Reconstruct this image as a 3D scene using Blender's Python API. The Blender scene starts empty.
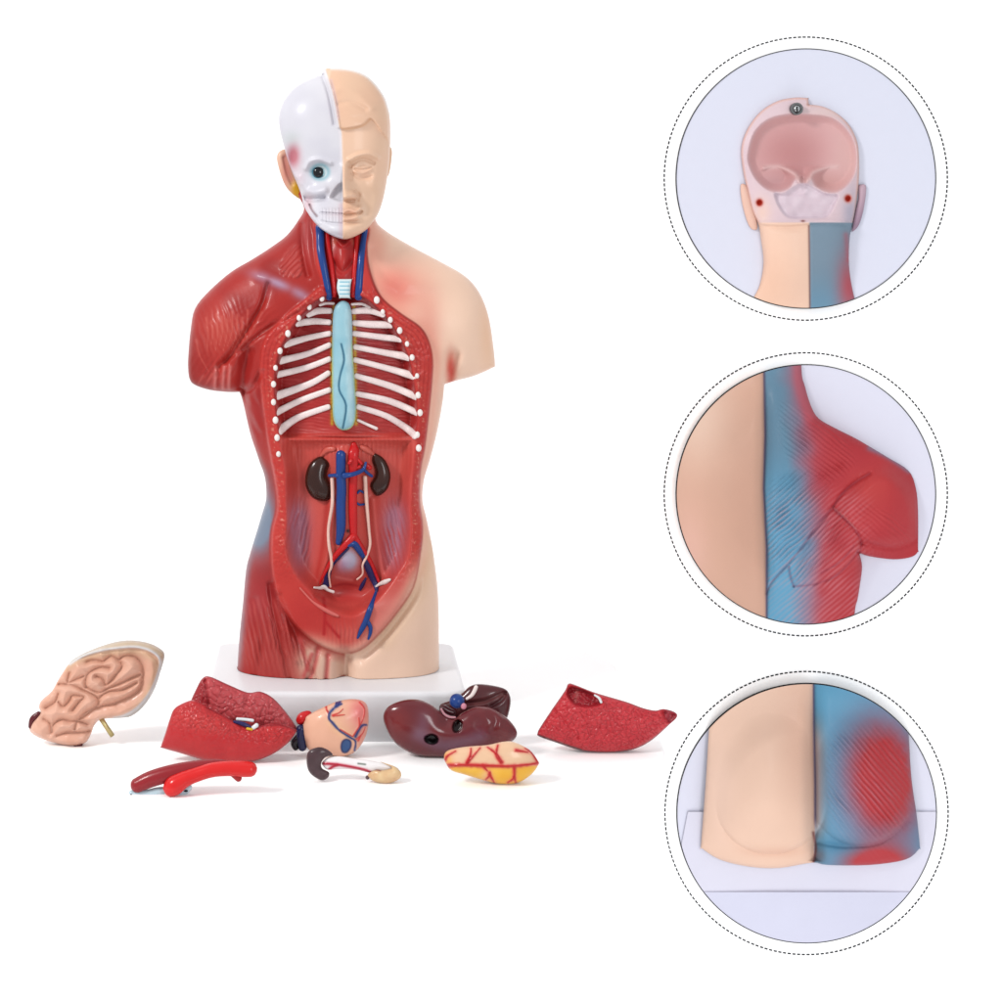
import bpy, math, random
import numpy as np
random.seed(7)
S = 0.0005                      # metres per unit of the working drawing
D, UP, VP, H = 1800.0, 338.0, 200.0, 515.0     # viewing distance, principal point, eye height over the table
C = bpy.context.scene.collection

def at(u, v, Y):
    k = (D + Y) / D
    return np.stack([(u - UP) * k, Y + 0 * u, H - (v - VP) * k], -1) * S
def ground_Y(v): return D * H / (v - VP) - D
def cr(x0, y0, s, pts): return [(x0 + p[0] * s, y0 + p[1] * s) for p in pts]
K = .1796

# ------------------------------------------------------------------ small numeric tools
def lin(c):
    c = np.clip(np.asarray(c, float) / 255., 0, 1)
    return np.where(c <= .04045, c / 12.92, ((c + .055) / 1.055) ** 2.4)
GAIN = 0.73
def col(r, g, b): return tuple(lin((r, g, b)) * GAIN) + (1.,)
def ss(a, b, x):
    t = np.clip((x - a) / (b - a), 0, 1); return t * t * (3 - 2 * t)
def spline(pts, closed=False, n=4):
    P = np.array(pts, float); m = len(P); out = []
    for i in range(m if closed else m - 1):
        if closed: a, b, c, d = P[(i-1) % m], P[i], P[(i+1) % m], P[(i+2) % m]
        else: a, b, c, d = P[max(i-1, 0)], P[i], P[i+1], P[min(i+2, m-1)]
        for t in np.arange(n) / n:
            out.append(.5 * ((2*b) + (c-a)*t + (2*a-5*b+4*c-d)*t*t + (3*b-a-3*c+d)*t**3))
    if not closed: out.append(P[-1])
    return np.array(out)
def seg_dist(U, V, P, closed=False):
    best = np.full(U.shape, 1e9); m = len(P); bx = np.zeros_like(U); by = np.zeros_like(U)
    for i in range(m if closed else m - 1):
        a = P[i]; b = P[(i+1) % m]; ab = b - a; L = ab @ ab
        if L < 1e-9: continue
        t = np.clip(((U-a[0])*ab[0] + (V-a[1])*ab[1]) / L, 0, 1)
        x = a[0] + t*ab[0]; y = a[1] + t*ab[1]
        d = (U-x)**2 + (V-y)**2; k = d < best
        best = np.where(k, d, best); bx = np.where(k, x, bx); by = np.where(k, y, by)
    return np.sqrt(best), bx, by
def inside(U, V, P):
    r = np.zeros(U.shape, bool); m = len(P)
    for i in range(m):
        a = P[i]; b = P[(i+1) % m]
        if a[1] == b[1]: continue
        c = ((a[1] > V) != (b[1] > V)) & (U < (b[0]-a[0]) * (V-a[1]) / (b[1]-a[1]) + a[0])
        r ^= c
    return r
def sdf(U, V, P):
    d, x, y = seg_dist(U, V, P, True)
    return np.where(inside(U, V, P), d, -d), x, y
def vnoise(U, V, sc, seed=0):
    x = U / sc; y = V / sc; xi = np.floor(x).astype(int); yi = np.floor(y).astype(int)
    fx = x - xi; fy = y - yi; fx = fx*fx*(3-2*fx); fy = fy*fy*(3-2*fy)
    def h(a, b):
        n = np.sin(a * 127.1 + b * 311.7 + seed * 74.7) * 43758.5453
        return n - np.floor(n)
    return (h(xi, yi)*(1-fx) + h(xi+1, yi)*fx)*(1-fy) + (h(xi, yi+1)*(1-fx) + h(xi+1, yi+1)*fx)*fy
def voro(U, V, sc, seed=0):
    """distance to second minus first cell point: cell walls"""
    x = U / sc; y = V / sc; xi = np.floor(x); yi = np.floor(y)
    d1 = np.full(U.shape, 9.); d2 = np.full(U.shape, 9.)
    for a in (-1, 0, 1):
        for b in (-1, 0, 1):
            cx = xi + a; cy = yi + b
            r1 = np.sin(cx*127.1 + cy*311.7 + seed) * 43758.5453; r1 -= np.floor(r1)
            r2 = np.sin(cx*269.5 + cy*183.3 + seed) * 43758.5453; r2 -= np.floor(r2)
            d = np.hypot(cx + r1 - x, cy + r2 - y)
            d2 = np.where(d < d1, d1, np.minimum(d2, d)); d1 = np.minimum(d1, d)
    return d2 - d1
class Field:
    def __init__(s, U, V): s.U = U; s.V = V; s.u0 = U[0, 0]; s.v0 = V[0, 0]; s.st = U[0, 1] - U[0, 0]
    def z(s): return np.zeros(s.U.shape)
    def stroke(s, pts, w, smooth=True):
        P = spline(pts) if smooth and len(pts) > 2 else np.array(pts, float)
        out = s.z(); m = 3 * w
        j0 = max(int((P[:, 0].min() - m - s.u0) / s.st), 0); j1 = max(int((P[:, 0].max() + m - s.u0) / s.st) + 2, 0)
        i0 = max(int((P[:, 1].min() - m - s.v0) / s.st), 0); i1 = max(int((P[:, 1].max() + m - s.v0) / s.st) + 2, 0)
        if j1 <= j0 or i1 <= i0 or j0 >= s.U.shape[1] or i0 >= s.U.shape[0]: return out
        sl = (slice(i0, i1), slice(j0, j1))
        d, _, _ = seg_dist(s.U[sl], s.V[sl], P)
        out[sl] = np.exp(-(d / w) ** 2); return out
    def vein(s, pts, w, taper=.5):
        P = spline(pts) if len(pts) > 2 else np.array([[pts[0][0] + (pts[1][0]-pts[0][0])*t, pts[0][1] + (pts[1][1]-pts[0][1])*t] for t in np.linspace(0, 1, 6)])
        n = len(P); out = s.z(); wob = .75 + .5*vnoise(s.U, s.V, 3.1, int(P[0, 0]))
        for k in range(5):
            a, b = int(k*(n-1)/5), int((k+1)*(n-1)/5) + 1
            if b - a < 2: continue
            out = np.maximum(out, s.stroke(P[a:b], w*(1-taper*k/4), False))
        return np.clip(out, 0, 1) ** (1/(wob*wob))
    def blob(s, u, v, a, b, rot=0):
        c, n = math.cos(rot), math.sin(rot); x = s.U - u; y = s.V - v
        return np.exp(-((x*c + y*n) / a) ** 2 - ((-x*n + y*c) / b) ** 2)
    def poly(s, pts, w=1.5, smooth=True):
        P = spline(pts, True) if smooth else np.array(pts, float)
        return ss(-w, w, sdf(s.U, s.V, P)[0])
    def psdf(s, pts): return sdf(s.U, s.V, spline(pts, True))[0]
    def fibre(s, ang, per, seed=0, wob=.6, stretch=9):
        c, n = math.cos(ang), math.sin(ang)
        along = s.U*c + s.V*n; across = -s.U*n + s.V*c
        w = vnoise(along, across, stretch, seed) * per * wob * .9
        a = .5 + .5*np.sin((across + w) * 2*math.pi / per)
        return a * (.35 + .65*vnoise(along*.35, across, per*.9, seed+3)) * (.35 + .95*vnoise(along*.6, across, per*3.5, seed+11))
def paint0(F, c): return np.ones(F.U.shape + (3,)) * np.array(c, float)
def mix(A, c, m): return A * (1 - m[..., None]) + np.array(c, float) * m[..., None]

def poisson(mask):
    def relax(phi, mask, h2, n):
        for _ in range(n):
            p = np.pad(phi, 1)
            q = .25 * (p[:-2, 1:-1] + p[2:, 1:-1] + p[1:-1, :-2] + p[1:-1, 2:] + h2)
            phi = np.where(mask, phi + 1.0 * (q - phi), 0)
        return phi
    lv = [mask]
    while min(lv[-1].shape) > 16 and len(lv) < 6: lv.append(lv[-1][::2, ::2])
    phi = np.zeros(lv[-1].shape)
    for k in range(len(lv) - 1, -1, -1):
        m = lv[k]
        if k < len(lv) - 1:
            r = np.repeat(np.repeat(phi, 2, 0), 2, 1); phi = np.zeros(m.shape)
            a, b = min(r.shape[0], m.shape[0]), min(r.shape[1], m.shape[1]); phi[:a, :b] = r[:a, :b]; phi *= m
        phi = relax(phi, m, (2.0 ** k) ** 2, 500 if k > 1 else 120)
    return phi
def blur(a, n):
    for _ in range(n):
        p = np.pad(a, 1, mode='edge')
        a = (p[:-2, 1:-1] + p[2:, 1:-1] + p[1:-1, :-2] + p[1:-1, 2:] + 4*a) / 8
    return a

# ------------------------------------------------------------------ materials
MC = {}
def painted(rough=.35, coat=.25, bump=.15, bscale=900, var=.06, sss=0.):
    key = ('p', rough, coat, bump, bscale, var, sss)
    if key in MC: return MC[key]
    m = bpy.data.materials.new('painted_plastic'); m.use_nodes = True; nt = m.node_tree; N = nt.nodes; L = nt.links
    b = N['Principled BSDF']; a = N.new('ShaderNodeAttribute'); a.attribute_name = 'paint'
    tc = N.new('ShaderNodeTexCoord')
    n1 = N.new('ShaderNodeTexNoise'); n1.inputs['Scale'].default_value = 60; n1.inputs['Detail'].default_value = 5
    L.new(tc.outputs['Object'], n1.inputs['Vector'])
    mr = N.new('ShaderNodeMapRange'); mr.inputs['To Min'].default_value = 1 - var; mr.inputs['To Max'].default_value = 1 + var
    L.new(n1.outputs['Fac'], mr.inputs['Value'])
    vm = N.new('ShaderNodeVectorMath'); vm.operation = 'SCALE'
    L.new(a.outputs['Color'], vm.inputs[0]); L.new(mr.outputs[0], vm.inputs['Scale']); L.new(vm.outputs[0], b.inputs['Base Color'])
    n2 = N.new('ShaderNodeTexNoise'); n2.inputs['Scale'].default_value = bscale; n2.inputs['Detail'].default_value = 3
    L.new(tc.outputs['Object'], n2.inputs['Vector'])
    bp = N.new('ShaderNodeBump'); bp.inputs['Strength'].default_value = bump; bp.inputs['Distance'].default_value = .0006
    L.new(n2.outputs['Fac'], bp.inputs['Height']); L.new(bp.outputs[0], b.inputs['Normal'])
    r2 = N.new('ShaderNodeMapRange'); r2.inputs['To Min'].default_value = rough*.8; r2.inputs['To Max'].default_value = rough*1.25
    L.new(n1.outputs['Fac'], r2.inputs['Value']); L.new(r2.outputs[0], b.inputs['Roughness'])
    b.inputs['Coat Weight'].default_value = coat*.38; b.inputs['Coat Roughness'].default_value = .12
    b.inputs['IOR'].default_value = 1.45; b.inputs['Specular IOR Level'].default_value = .22
    if sss:
        b.inputs['Subsurface Weight'].default_value = sss; b.inputs['Subsurface Radius'].default_value = (1, .4, .25); b.inputs['Subsurface Scale'].default_value = .002
    MC[key] = m; return m
def solid(name, c, rough=.35, coat=.2, metal=0., bump=.1, var=.08, bscale=700, raw=None):
    key = (name, c, rough, metal)
    if key in MC: return MC[key]
    m = bpy.data.materials.new(name); m.use_nodes = True; nt = m.node_tree; N = nt.nodes; L = nt.links
    b = N['Principled BSDF']; tc = N.new('ShaderNodeTexCoord')
    n1 = N.new('ShaderNodeTexNoise'); n1.inputs['Scale'].default_value = 180; n1.inputs['Detail'].default_value = 4
    L.new(tc.outputs['Object'], n1.inputs['Vector'])
    mr = N.new('ShaderNodeMapRange'); mr.inputs['To Min'].default_value = 1 - var; mr.inputs['To Max'].default_value = 1 + var
    L.new(n1.outputs['Fac'], mr.inputs['Value'])
    vm = N.new('ShaderNodeVectorMath'); vm.operation = 'SCALE'; vm.inputs[0].default_value = (raw,)*3 if raw else col(*c)[:3]
    L.new(mr.outputs[0], vm.inputs['Scale']); L.new(vm.outputs[0], b.inputs['Base Color'])
    if bump:
        n2 = N.new('ShaderNodeTexNoise'); n2.inputs['Scale'].default_value = bscale
        L.new(tc.outputs['Object'], n2.inputs['Vector'])
        bp = N.new('ShaderNodeBump'); bp.inputs['Strength'].default_value = bump; bp.inputs['Distance'].default_value = .0005
        L.new(n2.outputs['Fac'], bp.inputs['Height']); L.new(bp.outputs[0], b.inputs['Normal'])
    b.inputs['Roughness'].default_value = rough; b.inputs['Coat Weight'].default_value = coat*.35; b.inputs['Specular IOR Level'].default_value = .22
    b.inputs['Metallic'].default_value = metal; b.inputs['Coat Roughness'].default_value = .1
    MC[key] = m; return m

# ------------------------------------------------------------------ objects
def thing(name, label, cat, loc, group=None):
    o = bpy.data.objects.new(name, None); C.objects.link(o); o.location = loc; o.empty_display_size = .01
    o['label'] = label; o['category'] = cat
    if group: o['group'] = group
    return o
def world_loc(p):
    v = np.zeros(3)
    while p is not None: v += np.array(p.location); p = p.parent
    return v
def link(name, verts, faces, m, parent=None, paint=None, smooth=True, label=None):
    me = bpy.data.meshes.new(name)
    v = np.asarray(verts, float) - world_loc(parent)
    if isinstance(faces, np.ndarray):
        me.vertices.add(len(v)); me.vertices.foreach_set('co', v.ravel())
        n = len(faces); me.loops.add(n*4); me.loops.foreach_set('vertex_index', faces.ravel().astype(np.int32))
        me.polygons.add(n); me.polygons.foreach_set('loop_start', np.arange(n, dtype=np.int32)*4); me.update(calc_edges=True)
    else:
        me.from_pydata([tuple(x) for x in v], [], faces); me.update()
    me.polygons.foreach_set('use_smooth', [smooth]*len(me.polygons))
    if paint is not None:
        a = me.color_attributes.new('paint', 'FLOAT_COLOR', 'POINT')
        c = np.ones((len(v), 4)); c[:, :3] = paint; a.data.foreach_set('color', c.ravel())
    me.materials.append(m)
    me.validate()
    o = bpy.data.objects.new(name, me); C.objects.link(o)
    if parent is not None: o.parent = parent
    if label: o['label'] = label
    return o

def inflate(name, parent, m, poly, Yc, kf=1., kb=1., disp=None, paint=None, step=1., clip=None, relief=False,
            hmax=80., smooth=True, zmin=None, add=None, label=None, clipY=None, lift=0., yoff=None):
    P = spline(poly, True) if smooth else np.array(poly, float)
    u0, v0 = P.min(0) - 2.5*step; u1, v1 = P.max(0) + 2.5*step
    U, V = np.meshgrid(np.arange(u0, u1, step), np.arange(v0, v1, step))
    sd, bx, by = sdf(U, V, P)
    ins = sd > 0
    phi = poisson(ins) * step * step
    q = np.where(ins, phi / np.maximum(sd, .4*step), 0); mk = ins.astype(float)
    qb = blur(q, 24) / np.maximum(blur(mk, 24), .05)
    w = ss(1.5*step, 9*step, sd)
    phi = np.where(ins, qb*np.maximum(sd, 0)*(1-w) + phi*w, 0)
    h = np.sqrt(np.maximum(phi, 0)); hf = hmax*np.tanh(h*kf/hmax); hb = hmax*np.tanh(h*kb/hmax)
    F = Field(U, V); F.sd = sd; F.h = hf
    if disp is not None: hf = hf + disp(F) * ss(0, 3.5, sd)
    hf += lift
    s2 = sd.copy(); px = U.copy(); py = V.copy()
    o = sd <= 0; px[o] = bx[o]; py[o] = by[o]
    if clip is not None:
        cu, cv, R = clip; r = np.hypot(U-cu, V-cv); sc = R - r
        o2 = (sc <= 0) & (sd > 0); px[o2] = cu + (U-cu)[o2]*R/r[o2]; py[o2] = cv + (V-cv)[o2]*R/r[o2]
        o3 = (sd <= 0) & (np.hypot(px-cu, py-cv) > R); rr = np.hypot(px-cu, py-cv)
        px[o3] = cu + (px-cu)[o3]*R/rr[o3]; py[o3] = cv + (py-cv)[o3]*R/rr[o3]
        s2 = np.minimum(s2, sc)
    if clipY is not None:
        s2 = np.minimum(s2, clipY - V)
    if relief and clip is not None: hf = hf*(.45 + .55*ss(0, 50, clip[2] - np.hypot(U-clip[0], V-clip[1])))
    if relief: hf = np.maximum(hf, .4)
    cell = (s2[:-1, :-1] > 0) | (s2[1:, :-1] > 0) | (s2[1:, 1:] > 0) | (s2[:-1, 1:] > 0)
    # only cells with at least two corners in, or touching: keep all so that the outline is exact
    A = paint(F) if paint is not None else paint0(F, (200, 200, 200))
    A = lin(A) * GAIN
    if yoff is not None: Yc = Yc + yoff(px, py)
    Yf = Yc - hf; Yb = (Yc + hb) if not relief else np.full(U.shape, Yc + 0.)
    n = U.size; ids = np.arange(n).reshape(U.shape)
    q0, q1, q2, q3 = ids[:-1, :-1][cell], ids[1:, :-1][cell], ids[1:, 1:][cell], ids[:-1, 1:][cell]
    front = np.stack([q0, q1, q2, q3], -1)
    Vf = at(px, py, Yf).reshape(-1, 3); Vb = at(px, py, Yb).reshape(-1, 3)
    if relief:
        e = np.concatenate([np.stack([q0, q1], -1), np.stack([q1, q2], -1), np.stack([q2, q3], -1), np.stack([q3, q0], -1)])
        s = {}
        for a, b in e.tolist():
            if (b, a) in s: del s[(b, a)]
            else: s[(a, b)] = 1
        walls = np.array([[b, a, a+n, b+n] for a, b in s]).reshape(-1, 4)
        faces = np.concatenate([front, walls])
    else:
        bid = np.where(sd <= 0, ids, ids + n)
        b0, b1, b2, b3 = bid[:-1, :-1][cell], bid[1:, :-1][cell], bid[1:, 1:][cell], bid[:-1, 1:][cell]
        faces = np.concatenate([front, np.stack([b3, b2, b1, b0], -1)])
    Vt = np.concatenate([Vf, Vb])
    if zmin is not None: Vt[:, 2] = np.maximum(Vt[:, 2], zmin*S)
    used = np.zeros(len(Vt), bool); used[faces.ravel()] = True
    remap = np.cumsum(used) - 1
    pc = np.concatenate([A.reshape(-1, 3)]*2)[used]
    ob = link(name, Vt[used], remap[faces], m, parent, pc, label=label)
    Ym = Yf.copy()
    def surf(u, v):
        x = np.clip((u-u0)/step, 0, U.shape[1]-1.01); y = np.clip((v-v0)/step, 0, U.shape[0]-1.01)
        i = int(y); j = int(x); fx = x-j; fy = y-i
        return (Ym[i, j]*(1-fx)+Ym[i, j+1]*fx)*(1-fy) + (Ym[i+1, j]*(1-fx)+Ym[i+1, j+1]*fx)*fy
    ob_surf[ob.name] = surf
    return ob, surf
ob_surf = {}

def tube(name, parent, m, pts, r, Yf, lift=0., flat=1., smooth=True, caps=True, sides=10, label=None, n=5):
    """pts in the drawing plane, Yf a number or a surface sampler; r a number or one per point"""
    rr = r if hasattr(r, '__len__') else [r]*len(pts)
    Q = np.array([(p[0], p[1], q) for p, q in zip(pts, rr)], float)
    if smooth and len(Q) > 2: Q = spline(Q, False, n)
    ys = np.array([(Yf(a, b) if callable(Yf) else Yf) for a, b, _ in Q]) - lift
    if callable(Yf):
        for _ in range(2): ys = np.convolve(np.pad(ys, 1, mode='edge'), [.25, .5, .25], 'valid')
    P = np.array([at(np.float64(a), np.float64(b), y) for (a, b, _), y in zip(Q, ys)])
    R = Q[:, 2] * S
    T = np.gradient(P, axis=0); T /= np.linalg.norm(T, axis=1)[:, None] + 1e-12
    if caps:
        P = np.concatenate([[P[0]-T[0]*R[0]*.7, P[0]-T[0]*R[0]*.45], P, [P[-1]+T[-1]*R[-1]*.45, P[-1]+T[-1]*R[-1]*.7]])
        R = np.concatenate([[R[0]*.25, R[0]*.75], R, [R[-1]*.75, R[-1]*.25]]); T = np.concatenate([[T[0]]*2, T, [T[-1]]*2])
    V = []; F = []
    for p, t, q in zip(P, T, R):
        up = np.array([0, -1., 0]); side = np.cross(t, up); side /= np.linalg.norm(side) + 1e-9; up = np.cross(side, t)
        for k in range(sides):
            a = 2*math.pi*k/sides; V.append(p + side*math.cos(a)*q + up*math.sin(a)*q*flat)
    L = len(P)
    for i in range(L-1):
        for k in range(sides):
            a = i*sides+k; b = i*sides+(k+1) % sides; F.append((a, b, b+sides, a+sides))
    F.append(tuple(range(sides))[::-1]); F.append(tuple((L-1)*sides+k for k in range(sides)))
    F = [f[::-1] for f in F]
    return link(name, V, F, m, parent, label=label)
def ball(name, parent, m, u, v, Y, rx, ry=None, rz=None, label=None, seg=20):
    ry = rx if ry is None else ry; rz = rx if rz is None else rz
    c = at(np.float64(u), np.float64(v), Y); V = []; F = []; rings = seg//2
    for i in range(rings+1):
        t = math.pi*i/rings
        for k in range(seg):
            a = 2*math.pi*k/seg; V.append(c + S*np.array([rx*math.sin(t)*math.cos(a), ry*math.sin(t)*math.sin(a), rz*math.cos(t)]))
    for i in range(rings):
        for k in range(seg):
            a = i*seg+k; b = i*seg+(k+1) % seg; F.append((a, a+seg, b+seg, b))
    o = link(name, V, F, m, parent, label=label); return o
def disc(name, parent, m, u, v, Y, r, th=2., inner=0., seg=180, label=None):
    """upright disc or ring, front at Y, drawn in its own plane, th thick"""
    V = []; F = []
    for y in (Y, Y+th):
        for q in ((r, inner) if inner else (r,)):
            for k in range(seg):
                a = 2*math.pi*k/seg; c = at(np.float64(u), np.float64(v), Y)
                kk = (D+Y)/D; V.append((c[0]+q*kk*math.cos(a)*S, y*S, c[2]+q*kk*math.sin(a)*S))
    if inner:
        for k in range(seg):
            j = (k+1) % seg; o, i_, ob, ib = 0, seg, 2*seg, 3*seg
            F += [(o+k, i_+k, i_+j, o+j), (ob+j, ib+j, ib+k, ob+k), (o+k, o+j, ob+j, ob+k), (i_+j, i_+k, ib+k, ib+j)]
    else:
        F = [tuple(range(seg)), tuple(range(2*seg-1, seg-1, -1))] + [((k+1) % seg, k, k+seg, (k+1) % seg+seg) for k in range(seg)]
    return link(name, V, F, m, parent, smooth=False, label=label)

# ================================================================== SETTING
WALLY = 420.
def backdrop():
    m = solid('white_backdrop', (253, 253, 253), .9, 0, bump=0, var=.004, raw=.96)
    V = [(-3600, WALLY+3, -3200), (3600, WALLY+3, -3200), (3600, WALLY+3, 2600), (-3600, WALLY+3, 2600)]
    V += [(a, b+40, c) for a, b, c in V]
    o = link('wall', np.array(V)*S, [(0, 1, 2, 3), (7, 6, 5, 4), (0, 4, 5, 1), (1, 5, 6, 2), (2, 6, 7, 3), (3, 7, 4, 0)], m, smooth=False)
    o['kind'] = 'structure'
def rounded_slab(name, x0, x1, y0, y1, z0, z1, rad, m, parent=None, bev=2., taper=1.):
    V = []; F = []; out = []
    if not hasattr(rad, '__len__'): rad = [rad]*4
    for (cx, cy, a0), r in zip(((x1, y1, 0), (x0, y1, 90), (x0, y0, 180), (x1, y0, 270)), rad):
        sx = -1 if cx == x1 else 1; sy = -1 if cy == y1 else 1
        for k in range(13):
            a = math.radians(a0 + 90*k/12); out.append((cx+sx*r + r*math.cos(a), cy+sy*r + r*math.sin(a), math.cos(a), math.sin(a)))
    n = len(out); lv = [(z0, 0), (z1-bev, 0)] + [(z1-bev+bev*math.sin(t), bev*(1-math.cos(t))) for t in (math.pi/8, math.pi/4, 3*math.pi/8, math.pi/2)]
    for z, ins in lv:
        for x, y, nx, ny in out: V.append((x-nx*ins, y-ny*ins, z))
    for i in range(len(lv)-1):
        for k in range(n): a = i*n+k; b = i*n+(k+1) % n; F.append((a, b, b+n, a+n))
    F.append(tuple(range(n))[::-1]); F.append(tuple((len(lv)-1)*n+k for k in range(n)))
    return link(name, np.array(V)*S, F, m, parent)
backdrop()
tm = solid('white_table', (253, 253, 253), .8, 0, bump=0, var=.004, raw=.96)
tt = thing('table', 'plain white table with rounded corners under the model and its loose organs', 'table', (0, 0, -.03))
rounded_slab('tabletop', -560, 309, -285, 300, -12, 0, [120, 90, 160, 200], tm, tt, 4)

# ================================================================== ANATOMICAL TORSO
TY = 0.
root = thing('anatomical_torso', 'tall red and skin coloured anatomical torso with half skull head standing on white base', 'anatomical model', (0, 0, 0))
rounded_slab('base', -127, 122, -89, 103, 0, 47, 14, solid('base_white_plastic', (242, 241, 244), .35, .3, bump=.02, var=.01), root, 5)

T_OUT = [(300,190),(304,208),(299,219),(287,235),(270.6,247.5),(251,260),(231,272),(209.5,290.6),(195,308.5),(190.6,330),(188.5,352),(188,368),
 (190,380),(196,385.5),(210,390),(228,392),(239,392),(240,392.5),(243.5,404),(247,420),(251,436),(256,451),(260,463),(264,474),(266,486),(266,500),(262,514),(256,534),(250.5,552),(246,570),
 (243,602),(240,630),(238,658),(237,690),(238,720),(244,760),(300,775),(338,775),(380,775),(434,760),(439,720),(439,690),(439,658),(439,616),(437.5,585),(433,550),(427,520),(422.5,500),
 (424,480),(430,460),(436,437),(440,418),(443,400),(444.5,385),(446,384),(457,380.5),(474,376),(492,368),(495,364),(492.5,339),(488,314),(479,292),(465,276),(441,262),(411,246),(384,229.5),(375,217),(376,190),(340,184)]
CHEST = [(330,294),(318,299),(306,309),(296,321),(286,337),(279,352),(275,370),(274,386),(275,404),(277,422),(280,440),(283,452),(300,456),(345,456),(395,456),(412,452),(415,438),(418,420),(417,400),(414,380),(410,360),(404,345),(396,330),(387,317),(374,304),(362,296),(345,292)]
ABDO = [(281,436),(285,470),(286,500),(287,520),(286,542),(289,560),(298,578),(310,591),(322,604),(335,613),(354,616),(372,606),(388,589),(400,571),(408,556),(411,530),(410,508),(412,480),(414,454),(414,436),(380,430),(345,431),(310,430)]
RIM = [(318,288),(300,303),(282,318),(266,336),(260,356),(260,384),(263,412),(268,446),(274,478),(277,500),(276,514),(272,530),(271,552),(273,578),(280,602),(294,624),(316,643),(340,653),(357,652),(374,640),(396,615),(414,587),(421,552),(423,527),(420,500),(421,470),(425,448),(429,415),(432,384),(433,360),(429,341),(420,326.5),(402,314),(384,299.6),(375,285),(368.5,262),(367,235),(366,215),(318,215),(314,240),(316,265),(322,285)]

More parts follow.
